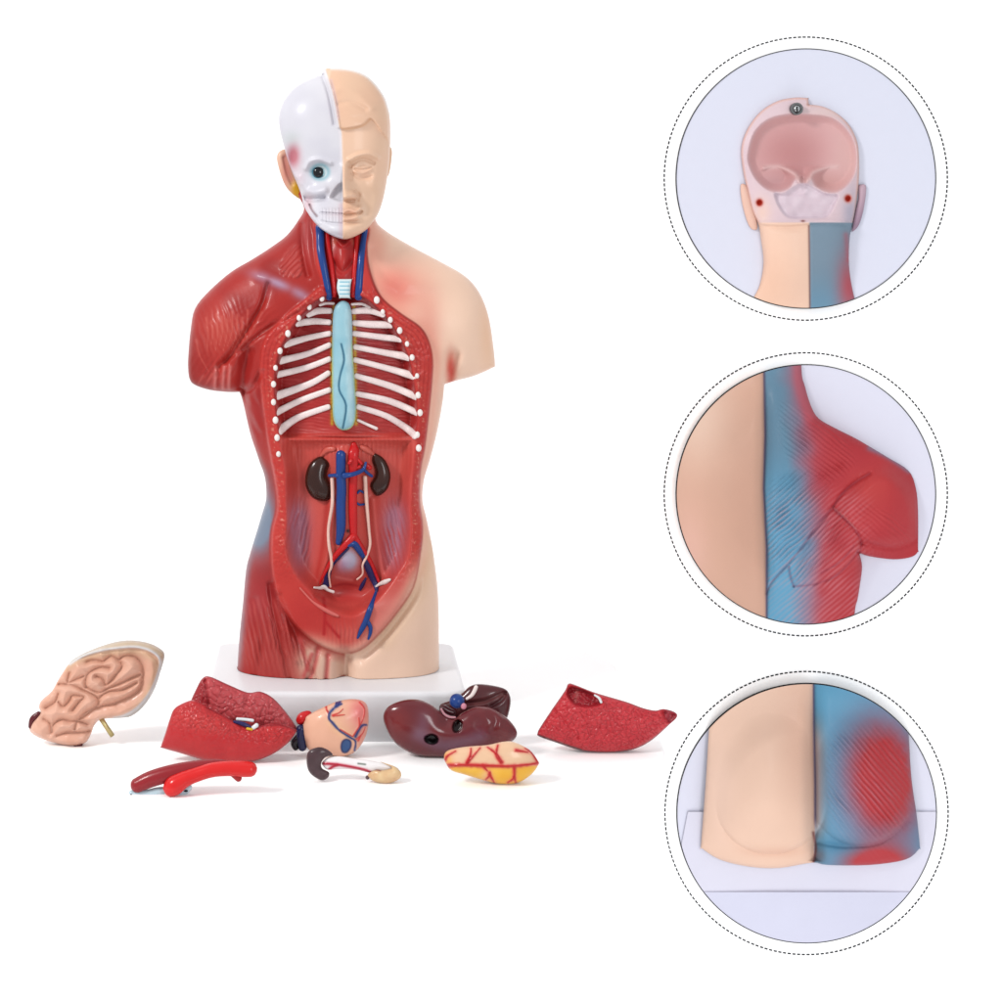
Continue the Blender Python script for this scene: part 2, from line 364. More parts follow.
def torso_disp(F):
    U, V = F.U, F.V; d = F.z()
    ch = F.psdf(CHEST); ab = F.psdf(ABDO); rim = F.psdf(RIM); F.ch, F.ab, F.rim = ch, ab, rim
    # cut rim plateau around the opening
    d += 5*ss(-3, 2, rim)
    cav = np.maximum(ss(-1, 9, ch)*(V < 446), ss(-2, 13, ab)*ss(425, 440, V))
    d -= 27*ss(-1, 8, ch)*(1-ss(434, 440, V)) + 24*ss(-2, 14, ab)*ss(434, 439, V)
    # domed back wall, spine ridge, diaphragm lip
    d += 9*np.exp(-((U-346)/34)**2)*ss(0, 10, ch)*(V < 436)
    d += 6*np.exp(-((V-440)/7)**2)*ss(0, 8, np.maximum(ch, ab))
    d += 12*np.exp(-((U-347)/17)**2)*ss(4, 14, ab)*ss(600, 560, V)*ss(440, 455, V)
    d -= 12*F.blob(347, 588, 24, 16); d += 6*F.blob(346, 606, 22, 6) - 3*F.stroke([(318,596),(330,604),(350,607),(368,600),(378,590)], 3)
    # iliac fossae with fan fibres
    for cu, sg in ((300, 1), (392, -1)):
        m = F.blob(cu, 535, 13, 40); d -= 6*m
        d += 2.2*F.fibre(math.radians(90 + sg*14), 4.6, cu, .5)*ss(.15, .7, m)
    d += 1.6*F.fibre(math.radians(90), 4.4, 5, .25)*ss(2, 10, ab)*np.exp(-((V-452)/14)**2)*(V > 438)
    d += 4*F.stroke([(333,500),(329,540),(322,580)], 4) + 4*F.stroke([(374,500),(378,540),(384,575)], 4)
    d += 1.2*F.fibre(math.radians(8), 3.4, 9, .6)*ss(2, 8, ch)*(V < 432)
    d -= 9*F.stroke([(345,655),(345,700)], 6) + 8*F.stroke([(345,668),(345,705)], 12)
    # neck hollow between the veins, larynx bulge
    nk = F.poly([(322,226),(364,226),(361,262),(357,297),(330,298),(324,262)], 4)
    d -= 7*nk; d += 7*F.blob(343, 258, 8, 22); d += 3*F.stroke([(337,240),(343,246),(350,240)], 2) - 3*F.stroke([(334,262),(342,272),(351,262)], 2.5)
    d += 2.5*F.stroke([(305,215),(307,245),(314,272),(322,290)], 5); d -= 4*F.stroke([(302,225),(303,250),(308,275)], 3)
    # clavicle, deltoid and pectoral lines
    d += 3*F.stroke([(258,275),(272,280),(292,289),(306,297)], 6)
    d -= 5*F.stroke([(268,284),(262,305),(250,325),(232,352),(218,368)], 2.6)
    d -= 3.2*F.stroke([(312,305),(285,320),(262,333),(240,350),(225,362)], 2.4)
    d += 5*F.blob(225, 325, 22, 30); d += 3*F.blob(272, 310, 18, 14)
    d += 1.9*F.fibre(math.radians(72), 5.2, 2, .7)*F.blob(222, 335, 26, 24)
    d += 1.6*F.fibre(math.radians(125), 5.5, 4, .6)*F.blob(215, 368, 20, 16)
    d += 1.3*F.fibre(math.radians(-38), 6, 7, .5)*F.blob(265, 325, 25, 16)
    d += 2.6*F.fibre(math.radians(-42), 5, 8, .9)*F.poly([(282,258),(296,243),(302,250),(301,275),(290,277),(281,273)], 2)
    for x in (217, 225, 231): d += 2.2*F.stroke([(x-1,367),(x-2,388)], 2.2)
    d -= 10*F.stroke([(248,352),(244,370),(240,400)], 6.5); d -= 4*F.stroke([(243,392),(252,388),(262,372)], 3)
    d += 5*F.fibre(math.radians(65), 11, 12, .6)*F.blob(257, 410, 8, 32)*ss(0, -4, rim)
    # rim stipple
    rr = ss(-1, 2, rim)*(1-ss(-3, 0, np.maximum(ch, ab)))*ss(280, 300, V)
    F.rr = rr
    d += 1.3*rr*(vnoise(U, V, 1.9, 3)-.5)*(1-ss(560, 590, V))
    d -= 2.2*np.exp(-((rim+0)/1.5)**2)*ss(215, 235, V)
    d -= 3*np.exp(-((rim+4)/4)**2)*ss(575, 600, V)
    # left hip muscles
    for pts, w, a in (([(270,585),(273,610),(282,650),(292,690)], 3, -3.6), ([(280,596),(290,620),(300,645),(312,668),(316,690)], 2.6, -3), ([(255,600),(262,640),(255,680)], 4, -2),
                      ([(318,650),(314,666),(308,680)], 3, -3), ([(328,656),(326,680)], 2.4, -2.4), ([(276,590),(284,620),(297,660)], 3.5, 2.5)):
        d += a*F.stroke(pts, w)
    d += 2.2*F.fibre(math.radians(78), 4.2, 21, .5)*F.poly([(250,625),(275,600),(300,640),(318,690),(254,690)], 9)*ss(0, -6, rim)*ss(674, 662, V)
    # pubic lip vertical fibres
    lip = F.blob(345, 634, 20, 13); d += 1.5*F.fibre(math.radians(90), 4.2, 31, .35)*lip
    # right (skin) side
    d += 5*F.blob(405, 318, 30, 18); d -= 9*F.stroke([(454,356),(450,372),(445,396)], 6); d += 3*F.blob(468, 320, 22, 30)
    d -= 3.5*F.stroke([(430,545),(412,595),(385,635),(360,660)], 5)
    d += 2.5*F.blob(405, 283, 34, 9)
    d -= 1.5*F.stroke([(372,250),(385,275),(400,285)], 5)
    return d
SKIN = (245, 208, 184)
def torso_paint(F):
    U, V = F.U, F.V; ch, ab, rim = F.ch, F.ab, F.rim; n1 = vnoise(U, V, 22, 1); n2 = vnoise(U, V, 5, 2)
    seam = 345
    A = paint0(F, SKIN)
    A = mix(A, (226, 118, 104), .85*F.blob(392, 290, 30, 26) + 0*U)
    A = mix(A, (232, 145, 128), .6*F.blob(428, 330, 13, 40)); A = mix(A, (205, 70, 58), .9*F.blob(451, 370, 4.5, 16))
    A = mix(A, (236, 150, 130), .5*F.blob(378, 245, 10, 22)); A = mix(A, (240, 188, 150), .5*F.blob(488, 330, 8, 40))
    A = mix(A, (236, 160, 140), .55*np.exp(-((rim+3)/6)**2)*ss(600, 560, V)*(U > 345)); A = mix(A, (233, 195, 160), .5*F.stroke([(432,540),(420,590),(385,640)], 10))
    red = np.clip(mixv(190, 176, n1), 0, 255)
    L = ss(seam+1, seam-1, U)                                            # the muscle side
    R_ = paint0(F, (176, 42, 38)); R_ = mix(R_, (196, 58, 50), n1*.7); R_ = mix(R_, (150, 32, 32), .5*ss(.5, .9, vnoise(U, V, 34, 8)))
    R_ = mix(R_, (160, 36, 36), .7*F.stroke([(247,350),(243,392)], 7)); R_ = mix(R_, (152, 42, 36), .45*F.stroke([(189,330),(189,385)], 8))
    R_ = mix(R_, (214, 92, 80), .6*F.blob(222, 330, 20, 22)); R_ = mix(R_, (210, 70, 62), .6*F.blob(222, 375, 18, 12))
    R_ = mix(R_, (186, 160, 190), .95*np.maximum(np.maximum(.8*F.blob(262, 277, 15, 6, .3), F.blob(278, 283.5, 17, 5.6, .4)), .85*F.blob(300, 294, 14, 6, .5))); R_ = mix(R_, (196, 120, 130), .5*F.stroke([(266,285),(268,295)], 4))
    R_ = mix(R_, (200, 96, 100), .5*F.blob(307, 240, 5, 28)); R_ = mix(R_, (228, 130, 118), .5*F.stroke([(312,305),(285,320),(262,333)], 1.4))
    R_ = mix(R_, (176, 52, 52), .8*F.blob(255, 420, 10, 40))
    blue = F.blob(258, 520, 17, 34)*ss(0, -3, rim); R_ = mix(R_, (128, 158, 182), np.clip(blue*1.6, 0, .95))
    R_ = mix(R_, (140, 150, 170), .7*ss(8, 1, F.sd)*ss(540, 570, V)*ss(690, 640, V)); R_ = mix(R_, (140, 110, 120), .5*ss(5, 1, F.sd)*ss(440, 470, V)*ss(520, 480, V))
    R_ = mix(R_, (182, 60, 66), .75*F.blob(258, 600, 20, 30))
    R_ = mix(R_, (206, 92, 88), .5*F.blob(270, 660, 26, 22))
    R_ = mix(R_, (240, 208, 184), np.clip(1.25*F.blob(335, 676, 34, 26)+.9*F.blob(310, 660, 12, 14), 0, 1)*ss(3, -3, rim))
    for p in ([(318,648),(315,664),(309,682)], [(328,655),(326,680)], [(300,640),(308,670)], [(312,654),(304,676)]): R_ = mix(R_, (204, 78, 78), .7*F.stroke(p, 2.4))
    R_ = mix(R_, (226, 120, 108), .35*F.fibre(math.radians(76), 5.5, 21, .7)*F.poly([(246,610),(275,600),(300,640),(322,690),(244,690)], 6))
    R_ = mix(R_, (234, 140, 124), .5*F.fibre(math.radians(72), 5.2, 2, .7)*F.blob(222, 335, 24, 20)); R_ = mix(R_, (232, 130, 120), .5*F.fibre(math.radians(-42), 5, 8, .9)*F.poly([(282,258),(296,243),(302,250),(301,275),(290,277),(281,273)], 2))
    for k in range(9):  # pale muscle streaks: dry-brushed paint plus highlights put into the colour
        a = k*5.2; R_ = mix(R_, (226, 122, 108), .55*F.vein([(206+a, 318-a*.1+4*math.sin(k*2.1)), (208+a*.92, 332), (207+a*.78, 348+3*math.cos(k*3))], 1.1, .7))
    for q in ([(196,340),(200,356),(209,372)], [(203,376),(198,384)], [(212,374),(205,386)], [(262,312),(250,335),(233,356)], [(290,322),(262,338),(240,354)]): R_ = mix(R_, (220, 118, 104), .5*F.vein(q, 1.3, .7))
    for x in (217, 225, 231): R_ = mix(R_, (232, 146, 140), .75*F.stroke([(x-1,367),(x-2,388)], 1.8))
    R_ = R_*np.array((.93, .88, .88))
    A = A*(1-L[..., None]) + R_*L[..., None]
    # pubic lip right half skin, left half red
    rimm = ss(-1, 1, rim)
    Z = paint0(F, (206, 66, 58)); Z = mix(Z, (190, 48, 46), n1*.5)
    Z = mix(Z, (222, 110, 100), .6*ss(352, 385, U)*ss(560, 590, V)); Z = mix(Z, (238, 184, 160), .95*ss(16, 2, rim)*ss(540, 590, V)*ss(345, 372, U)); Z = mix(Z, (238, 188, 166), .9*ss(16, 2, rim)*ss(624, 646, V)); Z = mix(Z, (232, 140, 128), .7*ss(350, 380, U)*ss(585, 610, V))
    Z = mix(Z, (232, 138, 124), .55*F.blob(348, 636, 24, 10)); Z = mix(Z, (196, 54, 52), .7*F.blob(305, 612, 22, 18, .7)*1.)
    Z = mix(Z, (170, 36, 40), .45*F.fibre(math.radians(90), 4.2, 31, .35)*F.blob(345, 632, 20, 12))
    dots = ss(.72, .84, vnoise(U, V, 1.5, 11))*F.rr*ss(580, 540, V)*np.exp(-((np.maximum(ch, ab)+4.5)/3)**2); Z = mix(Z, (238, 178, 150), .6*dots)
    lines = .5+.5*np.cos(rim*2*math.pi/4.2); Z = mix(Z, (160, 30, 30), .45*ss(.6, 1, lines)*F.rr*ss(420, 380, V))
    Z = mix(Z, (120, 22, 24), .8*np.exp(-((rim)/1.1)**2)*ss(230, 250, V)*ss(345, 330, V)*(U > 350)); Z = mix(Z, (150, 40, 36), .6*np.exp(-(rim/1.2)**2)*(U > 350))
    Z = Z*np.array((.96, .93, .93))
    A = A*(1-rimm[..., None]) + Z*rimm[..., None]
    # neck front
    nk = F.poly([(316,222),(367,222),(362,262),(358,300),(328,300),(320,262)], 2)*ss(302, 298, V); A = mix(A, (172, 36, 38), nk*.95)
    A = mix(A, (190, 58, 52), .6*F.blob(343, 262, 7, 16)); A = mix(A, (196, 110, 90), .7*F.stroke([(336,238),(334,243)], 2.5)+.6*F.stroke([(351,238),(354,244)], 2)); A = mix(A, (110, 24, 26), .7*F.blob(344, 241.5, 3.5, 1.6))
    A = mix(A, (80, 14, 16), .9*F.stroke([(337,299),(345,296.5),(354,299)], 2))
    # chest back wall
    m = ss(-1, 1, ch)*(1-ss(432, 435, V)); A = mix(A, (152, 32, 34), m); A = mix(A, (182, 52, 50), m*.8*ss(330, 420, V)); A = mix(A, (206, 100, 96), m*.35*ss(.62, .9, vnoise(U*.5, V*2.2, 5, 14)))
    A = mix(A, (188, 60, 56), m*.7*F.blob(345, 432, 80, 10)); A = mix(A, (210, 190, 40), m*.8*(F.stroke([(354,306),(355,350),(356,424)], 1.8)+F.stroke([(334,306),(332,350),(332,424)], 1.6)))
    # belly wall
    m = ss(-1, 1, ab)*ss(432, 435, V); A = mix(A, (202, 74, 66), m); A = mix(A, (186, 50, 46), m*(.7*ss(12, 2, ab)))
    A = mix(A, (222, 104, 92), m*.6*F.fibre(math.radians(90), 4.4, 5, .25)*np.exp(-((V-450)/18)**2)); A = mix(A, (216, 100, 90), m*.6*n1)
    for cu, sg in ((300, 1), (393, -1)):
        mm = F.blob(cu-2*sg, 520, 12, 20)+.8*F.blob(cu, 550, 11, 22)
        A = mix(A, (182, 128, 150), m*np.clip(mm, 0, .85)); A = mix(A, (196, 62, 58), m*.75*ss(.35, .8, F.fibre(math.radians(90+sg*14), 4.6, cu, .5))*np.clip(F.blob(cu, 535, 12, 42), 0, 1))
    for p in ([(333,500),(329,540),(322,580)], [(374,500),(378,540),(384,575)]): A = mix(A, (186, 50, 46), m*.6*F.stroke([(x-6, y) for x, y in p], 2.2))
    A = mix(A, (182, 178, 200), m*np.clip(1.4*F.blob(349, 560, 9, 11), 0, .95)); A = mix(A, (160, 120, 150), m*.6*F.blob(342, 566, 7, 8)); A = mix(A, (206, 110, 110), m*.8*F.blob(345, 578, 12, 4))
    A = mix(A, (184, 50, 50), m*.8*F.blob(347, 592, 24, 12)); A = mix(A, (232, 130, 124), m*.7*F.stroke([(336,577),(345,579),(352,580)], 1.3)); A = mix(A, (160, 40, 44), m*.7*F.stroke([(334,586),(345,584),(358,586)], 1.3))
    A = mix(A, (20, 8, 10), F.blob(348, 531, 1.7, 1.7)*1.0)
    A = mix(A, (176, 28, 32), .9*F.stroke([(323.6,598),(325,611),(324,634)], 1.6)); A = mix(A, (176, 28, 32), .9*F.stroke([(326,622),(332,629),(339,637)], 1.5))
    return np.clip(A, 0, 255)
def mixv(a, b, t): return a + (b-a)*t
TM = painted(.38, .2, .12, 700, .05)
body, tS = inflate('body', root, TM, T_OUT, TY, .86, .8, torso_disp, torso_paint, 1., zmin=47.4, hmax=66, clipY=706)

# ------------------------------------------------------------------ ribs, spine, vessels
bone = solid('rib_bone', (250, 232, 230), .4, .2, var=.12, bump=.3); knob = solid('rib_knob', (250, 240, 236), .35, .3)
Z2 = (230, 280, .1996)
ribsL = [[(520,118),(480,117),(450,125)], [(505,155),(440,155),(390,172)], [(500,212),(420,207),(335,216)], [(500,268),(390,290),(275,322)], [(500,325),(390,370),(250,405)], [(500,395),(380,440),(235,475)],
         [(495,465),(400,520),(230,582)], [(500,550),(350,605),(230,665)], [(495,635),(340,690),(245,757)]]
ribsR = [[(610,122),(660,120),(700,135)], [(615,158),(700,152),(770,172)], [(620,215),(700,222),(808,224)], [(620,268),(750,285),(855,296)], [(625,335),(780,365),(895,385)], [(625,400),(780,440),(925,482)],
         [(630,480),(800,530),(935,585)], [(635,570),(800,607),(942,667)], [(640,635),(780,680),(880,740),(930,780)], [(640,702),(690,725),(735,745)]]
for i, p in enumerate(ribsL + ribsR):
    thin = (i in (0, 9, 18)); q = cr(*Z2, p); r0 = 1.6 if thin else 3.5
    tube('rib', root, bone, q, [r0*.8, r0*random.uniform(.85, 1.05)] + [r0*random.uniform(.95, 1.3) for _ in q[2:]], tS, 1.4, .5)
for p in [(460,92),(397,135),(345,190),(290,268),(250,355),(228,440),(218,522),(218,612),(228,702),(236,790),(243,872),(735,100),(765,160),(803,200),(850,253),(887,320),(912,388),(937,480),(942,577),(952,665),(938,775),(945,842)]:
    (u, v), = cr(*Z2, [p]); k = random.uniform(.8, 1.15)
    ball('rib_end', root, knob, u, v, tS(u, v)-1.2, 2.6*k, 2.0, 3.3*k, seg=12)
sp = cr(*Z2, [(570,104),(540,115),(518,160),(512,300),(510,450),(512,600),(518,700),(545,745),(585,752),(620,725),(632,650),(625,500),(615,350),(612,200),(600,125)])
def sp_paint(F):
    A = paint0(F, (160, 202, 214)); A = mix(A, (198, 222, 226), .9*F.stroke([(350,312),(350,360),(351,420)], 3.5)); A = mix(A, (206, 226, 120), .8*ss(2.2, 0, F.sd)*ss(335, 345, F.V))
    A = mix(A, (128, 184, 204), .5*vnoise(F.U, F.V, 9, 4)); return mix(A, (38, 92, 120), .95*F.stroke(cr(*Z2, [(558,322),(572,400),(552,480),(547,550),(582,630),(566,742)]), .9))
def sp_disp(F): return .8*vnoise(F.U, F.V, 7, 3) - 1.1*F.stroke(cr(*Z2, [(558,322),(572,400),(552,480),(547,550),(582,630),(566,742)]), 1.2)
inflate('breastbone_strip', root, TM, sp, tS(344, 360)-3, .9, .6, sp_disp, sp_paint, .7)
def tr_paint(F):
    A = paint0(F, (226, 240, 242))
    for y in (282, 286, 290, 294): A = mix(A, (96, 170, 196), .8*F.stroke([(340,y),(349,y)], .7, False))
    return A
inflate('windpipe', root, TM, [(338,279),(338,279),(352,279),(352,279),(350.5,287),(350,298),(350,298),(339.5,298),(339.5,298),(337,290),(337,284)], tS(345, 284)-2, .9, .6, None, tr_paint, .6)
blueM = solid('vein_blue', (28, 64, 134), .3, .4, var=.15); redM = solid('artery_red', (200, 26, 30), .3, .4, var=.12); dkblue = solid('vein_dark_blue', (44, 40, 92), .3, .4, var=.15)
Z3 = (280, 200, .1198); Zk = (300, 440, .1098); Zp = (300, 530, .1098)
tube('neck_vein', root, blueM, cr(*Z3, [(330,225),(335,300),(340,420),(365,560),(390,700),(410,822)]), [4, 4, 3.9, 3.5, 3.4, 3], tS, 2.5, .8)
tube('neck_vein', root, blueM, cr(*Z3, [(712,250),(698,330),(682,450),(668,620),(655,818)]), [2.6, 2.8, 3.2, 3.5, 3.6], tS, 2.5, .8)
tube('neck_artery', root, redM, cr(*Z3, [(390,270),(402,400),(428,560),(445,700),(452,800)]), [2.8, 2.8, 2.8, 2.6, 2.3], tS, 1.5, .8)
tube('neck_artery', root, redM, cr(*Z3, [(640,300),(635,450),(622,620),(612,800)]), [2.2, 2.4, 2.6, 2.5], tS, 1.5, .8)
kid = solid('kidney_brown', (66, 40, 34), .22, .7, var=.15, bump=.05)
kL = cr(*Zk, [(180,150),(230,170),(270,220),(252,280),(246,340),(285,430),(285,530),(210,560),(120,530),(65,460),(45,370),(65,260),(110,190)])
kR = cr(*Zk, [(680,120),(760,165),(810,250),(825,340),(800,440),(740,500),(690,505),(650,450),(642,400),(680,340),(688,280),(658,200),(660,150)])
def kdisp(F): return 0*F.U
for q, c in ((kL, (318, 480)), (kR, (382, 478))):
    inflate('kidney', root, painted(.22, .7, .05, 700, .1), q, tS(*c)-4, 1.15, .7, None, lambda F: mix(paint0(F, (62, 30, 22)), (36, 16, 12), .6*vnoise(F.U, F.V, 8, 2)), .7)
adr = solid('adrenal_pink', (206, 92, 80), .35, .3)
tube('adrenal_gland', root, adr, [(321,456),(327,450),(334,449)], [1.5, 3, 2.5], tS, 1, .7); tube('adrenal_gland', root, adr, [(361,447),(367,450),(373,454)], [2.5, 3.2, 1.8], tS, 1, .7)
tube('aorta', root, redM, cr(*Zk, [(490,35),(492,90),(485,160),(485,300),(480,500),(483,700),(490,860)]), [2.6, 5, 5.2, 4.4, 4.2, 4.2, 3.4], tS, 2.5, .75)
for p, r in (([(470,180),(445,215)], 1.6), ([(520,170),(560,215)], 1.8), ([(600,225),(640,255)], 2.4), ([(545,240),(520,255)], 1.6)): tube('small_artery', root, redM, cr(*Zk, p), r, tS, 6, .9)
tube('vena_cava', root, blueM, cr(*Zk, [(372,125),(372,300),(378,450),(372,600),(372,800),(350,940)]), [4.8, 4.8, 4.8, 4.8, 4.6, 2.8], tS, 3.5, .8)
tube('renal_vein', root, blueM, cr(*Zk, [(400,325),(470,315),(540,292),(582,262),(600,205)]), [3, 2.4, 2.1, 1.8, 1.2], tS, 8.5, .8)
tube('renal_vein', root, blueM, cr(*Zk, [(345,325),(310,322),(265,325)]), [2.6, 1.8, 1.6], tS, 7, .8); tube('renal_vein', root, blueM, cr(*Zk, [(575,262),(620,305),(655,330)]), [1.6, 1.5, 1.5], tS, 6, .8)
for p in ([(525,485),(545,462),(580,480)], [(520,575),(545,590),(585,585)]): tube('lumbar_vein', root, blueM, cr(*Zk, p), 1.1, tS, 2, .8)
tube('iliac_artery', root, redM, cr(*Zp, [(490,55),(400,150),(320,240),(258,330),(200,440),(182,490)]), [3.6, 3, 2.6, 2, 1.3, 1], tS, 3.5, .8)
tube('iliac_artery', root, redM, cr(*Zp, [(490,55),(560,165),(640,290),(690,400),(722,478)]), [3.6, 3, 2.4, 1.8, 1.4], tS, 3.5, .8)
tube('iliac_vein', root, dkblue, cr(*Zp, [(440,165),(360,245),(290,320),(255,400),(238,500)]), [1.5, 1.6, 2, 3, 3.8], tS, 1.5, .6)
tube('iliac_vein', root, blueM, cr(*Zp, [(440,140),(490,125),(530,170),(575,240)]), [2, 3.4, 3.2, 2.2], tS, 4, .7)
tube('iliac_vein', root, dkblue, cr(*Zp, [(575,240),(620,340),(655,420),(690,500),(698,560)]), [2, 3.4, 3.6, 2.8, 1.6], tS, 3, .6)
tube('femoral_vein', root, blueM, cr(*Zp, [(700,550),(670,640),(635,730),(600,830),(560,910),(525,985)]), [1.6, 2.2, 2.8, 2.8, 2.4, 1], tS, 1.5, .6); tube('femoral_vein', root, blueM, cr(*Zp, [(605,820),(640,880),(640,940),(622,995)]), [2.2, 2, 1.7, 1], tS, 1.5, .6)
tube('iliac_vein', root, dkblue, cr(*Zp, [(600,440),(570,500),(545,545)]), [1, 2, 1.3], tS, 1, .6)
ur = solid('ureter_cream', (240, 196, 182), .35, .3)
tube('ureter', root, ur, [(332,478.5),(332.5,492),(332,506),(328.5,528),(329,545),(331,556),(331.5,566),(329,574),(330.5,587)], [1.9, 1.8, 1.7, 1.5, 1.6, 1.6, 1.4, 1, .9], tS, 5, .9)
tube('ureter', root, ur, [(365,477),(366.4,500),(369,530),(370,545),(366,557.5),(362.6,565),(362.6,574),(357,579.5)], [2, 1.9, 1.4, 1.4, 1.3, 1, .9, .9], tS, 5, .9)
wl = solid('ligament_white', (246, 232, 228), .35, .3)
tube('ligament', root, wl, [(314,587.5),(320,588),(324,587),(328,590),(333.5,592)], [1, 1.6, 2.4, 1.6, 1.6], tS, 4, .7); tube('ligament', root, wl, [(374.5,588),(379,584.5),(385,582),(390,579.5)], [.7, 1.5, 2.5, 1.3], tS, 4, .7)
tube('round_ligament', root, solid('ligament_pink', (216, 104, 98), .4, .2), [(300,588),(312,601),(322,608),(331,613),(338,616)], [.8, 1, 1.8, 2, 1.4], tS, .6, .7)

# ------------------------------------------------------------------ head
HEAD = [(326,69),(329,68),(350.5,69.5),(368.5,77),(383,94),(389,111),(390.5,131),(390,150),(389,165),(387,180),(383.5,198),(379,212),(373,222),(366,230),(356,236),(347,239),(340,238.5),(331,235),(320,228),(311,218),(304,206),(301.5,196),(298,186),(292,172),(287,158),(283,143),(279.5,128),(279,115),(284,101),(295,87.5),(309,79.5),(322,74.5),(322,74.5),(323,70)]
Zh = (290, 130, .1098); Za = (250, 50, .1796)
SE = [(326,74),(332,90),(336,108),(339,127),(341.4,132),(342.4,165),(342.8,200),(342.8,240)]
def seam_u(V): return np.interp(V, [68, 80, 90, 108, 127, 132, 165, 200, 240], [325, 328.5, 332, 336, 339, 341.2, 342.4, 342.8, 342.8])
def head_disp(F):
    U, V = F.U, F.V; sk = ss(.6, -.6, U - seam_u(V)); fl = 1 - sk; F.sk = sk; d = F.z()
    # skin half
    hair = F.poly([(336,60),(400,60),(396,140),(384,135),(376,124),(370,119),(363,125),(351,128),(338,127),(330,100)], 1.6, True); F.hair = hair
    s = 4*hair
    s += .45*hair*(F.fibre(math.radians(15), 9, 4, .7)) + 1.2*F.stroke(cr(*Za, [(480,225),(520,215),(600,245),(680,320)]), 4) - 1.2*F.stroke(cr(*Za, [(490,300),(560,290),(640,330)]), 2.5)
    nose = np.exp(-((U-343.5)/(5+5*ss(175, 197, V)))**2)*ss(158, 196, V)*ss(201.5, 197, V)
    s += 17*nose + 8*F.blob(353.5, 195.5, 4.2, 4.2) + 4*F.blob(347, 196, 5, 5) - 4*F.stroke(cr(*Zh, [(590,555),(625,590),(618,635)]), 1.6) - 3*F.stroke([(347,201),(354,200.5)], 1.4)
    s -= 6*F.blob(362, 168, 11, 7); s += 4.5*F.blob(363.5, 168.5, 7.5, 4)
    s -= 2.6*F.stroke(cr(*Zh, [(550,335),(600,285),(680,268),(765,305)]), 1.7); s -= 1.8*F.stroke(cr(*Zh, [(570,400),(640,438),(735,425)]), 1.8); s += 1.2*F.stroke(cr(*Zh, [(590,380),(660,395),(740,360)]), 1.3)
    s -= 1.4*F.stroke(cr(*Zh, [(590,355),(660,360),(740,340)]), .9)
    s += 3.5*F.stroke(cr(*Zh, [(545,270),(620,230),(720,215),(800,250)]), 2.6); s -= 2*F.stroke(cr(*Zh, [(545,310),(560,390),(555,440)]), 2.5)
    s += 3*F.blob(372, 186, 9, 10) + 3*F.blob(350, 228, 9, 6); s -= 5*F.blob(350, 222, 9, 2.6); s -= 2.5*F.stroke([(366,178),(371,195),(370,212)], 6)
    s += 5*F.stroke(cr(*Zh, [(480,745),(540,725),(600,740),(640,715)]), 2.5) + 6*F.stroke(cr(*Zh, [(480,812),(550,812),(610,790)]), 3)
    s -= 4.5*F.stroke(cr(*Zh, [(480,778),(560,774),(620,765),(652,742)]), 1.2); s -= 1.5*F.stroke([(343,203),(343.5,208)], 1.4)
    s -= 2*F.stroke(cr(*Zh, [(640,600),(690,680),(700,760)]), 3)
    # skull half
    k = -2.5 + F.z()
    k -= 10*F.blob(320, 172, 11.5, 8.5); k += 3*F.stroke([(306,168),(310,161.5),(320,159.5),(330,163)], 2.5); k += 5*F.stroke([(298,178),(305,190),(314,192),(324,190)], 4.5)
    k -= 6*F.stroke([(303,197),(309,199.5),(318,199),(324,198)], 2.4); k -= 4.5*F.blob(309, 204, 5, 9); k += 3*F.stroke([(306,202),(312,214),(318,224)], 1.8); k -= 4*F.stroke(cr(*Zh, [(180,680),(205,735),(245,785)]), 1.2)
    k -= 5*F.poly([(342.5,184),(337,187),(331,196),(333,198.5),(342.5,199.5)], 1.5); k += 3*F.stroke([(342.5,166),(341,182)], 3)
    k -= 6*F.blob(293, 156, 6, 11); k += 1.5*F.stroke([(292,172),(300,184)], 2.5)
    th = ss(318, 322, U)*ss(207, 209, V)*ss(223, 221, V); tooth = np.abs(np.sin((U-342.8)*math.pi/3.3))
    yb = 214 - .06*(342-U)
    k += th*(1.2*ss(0, .55, tooth) - 3.2*np.exp(-((V-yb)/1.)**2)) ; k -= 1.2*th*0
    k -= 1.8*F.stroke([(322,221),(332,223.5),(342,224)], 1.3); k += 2*F.blob(334, 230, 9, 5)
    k += F.blob(300, 110, 25, 22)*1.
    d = s*fl + k*sk
    d += 2.5*F.stroke([(325,72),(331,88),(335,105),(338.5,127)], 1.5); d -= 2.5*F.stroke([(322,76),(328,92),(331.5,108),(334,124)], 1.7)
    d -= .9*F.stroke([(341.5,135),(342.6,170),(343,237)], .8)
    return d
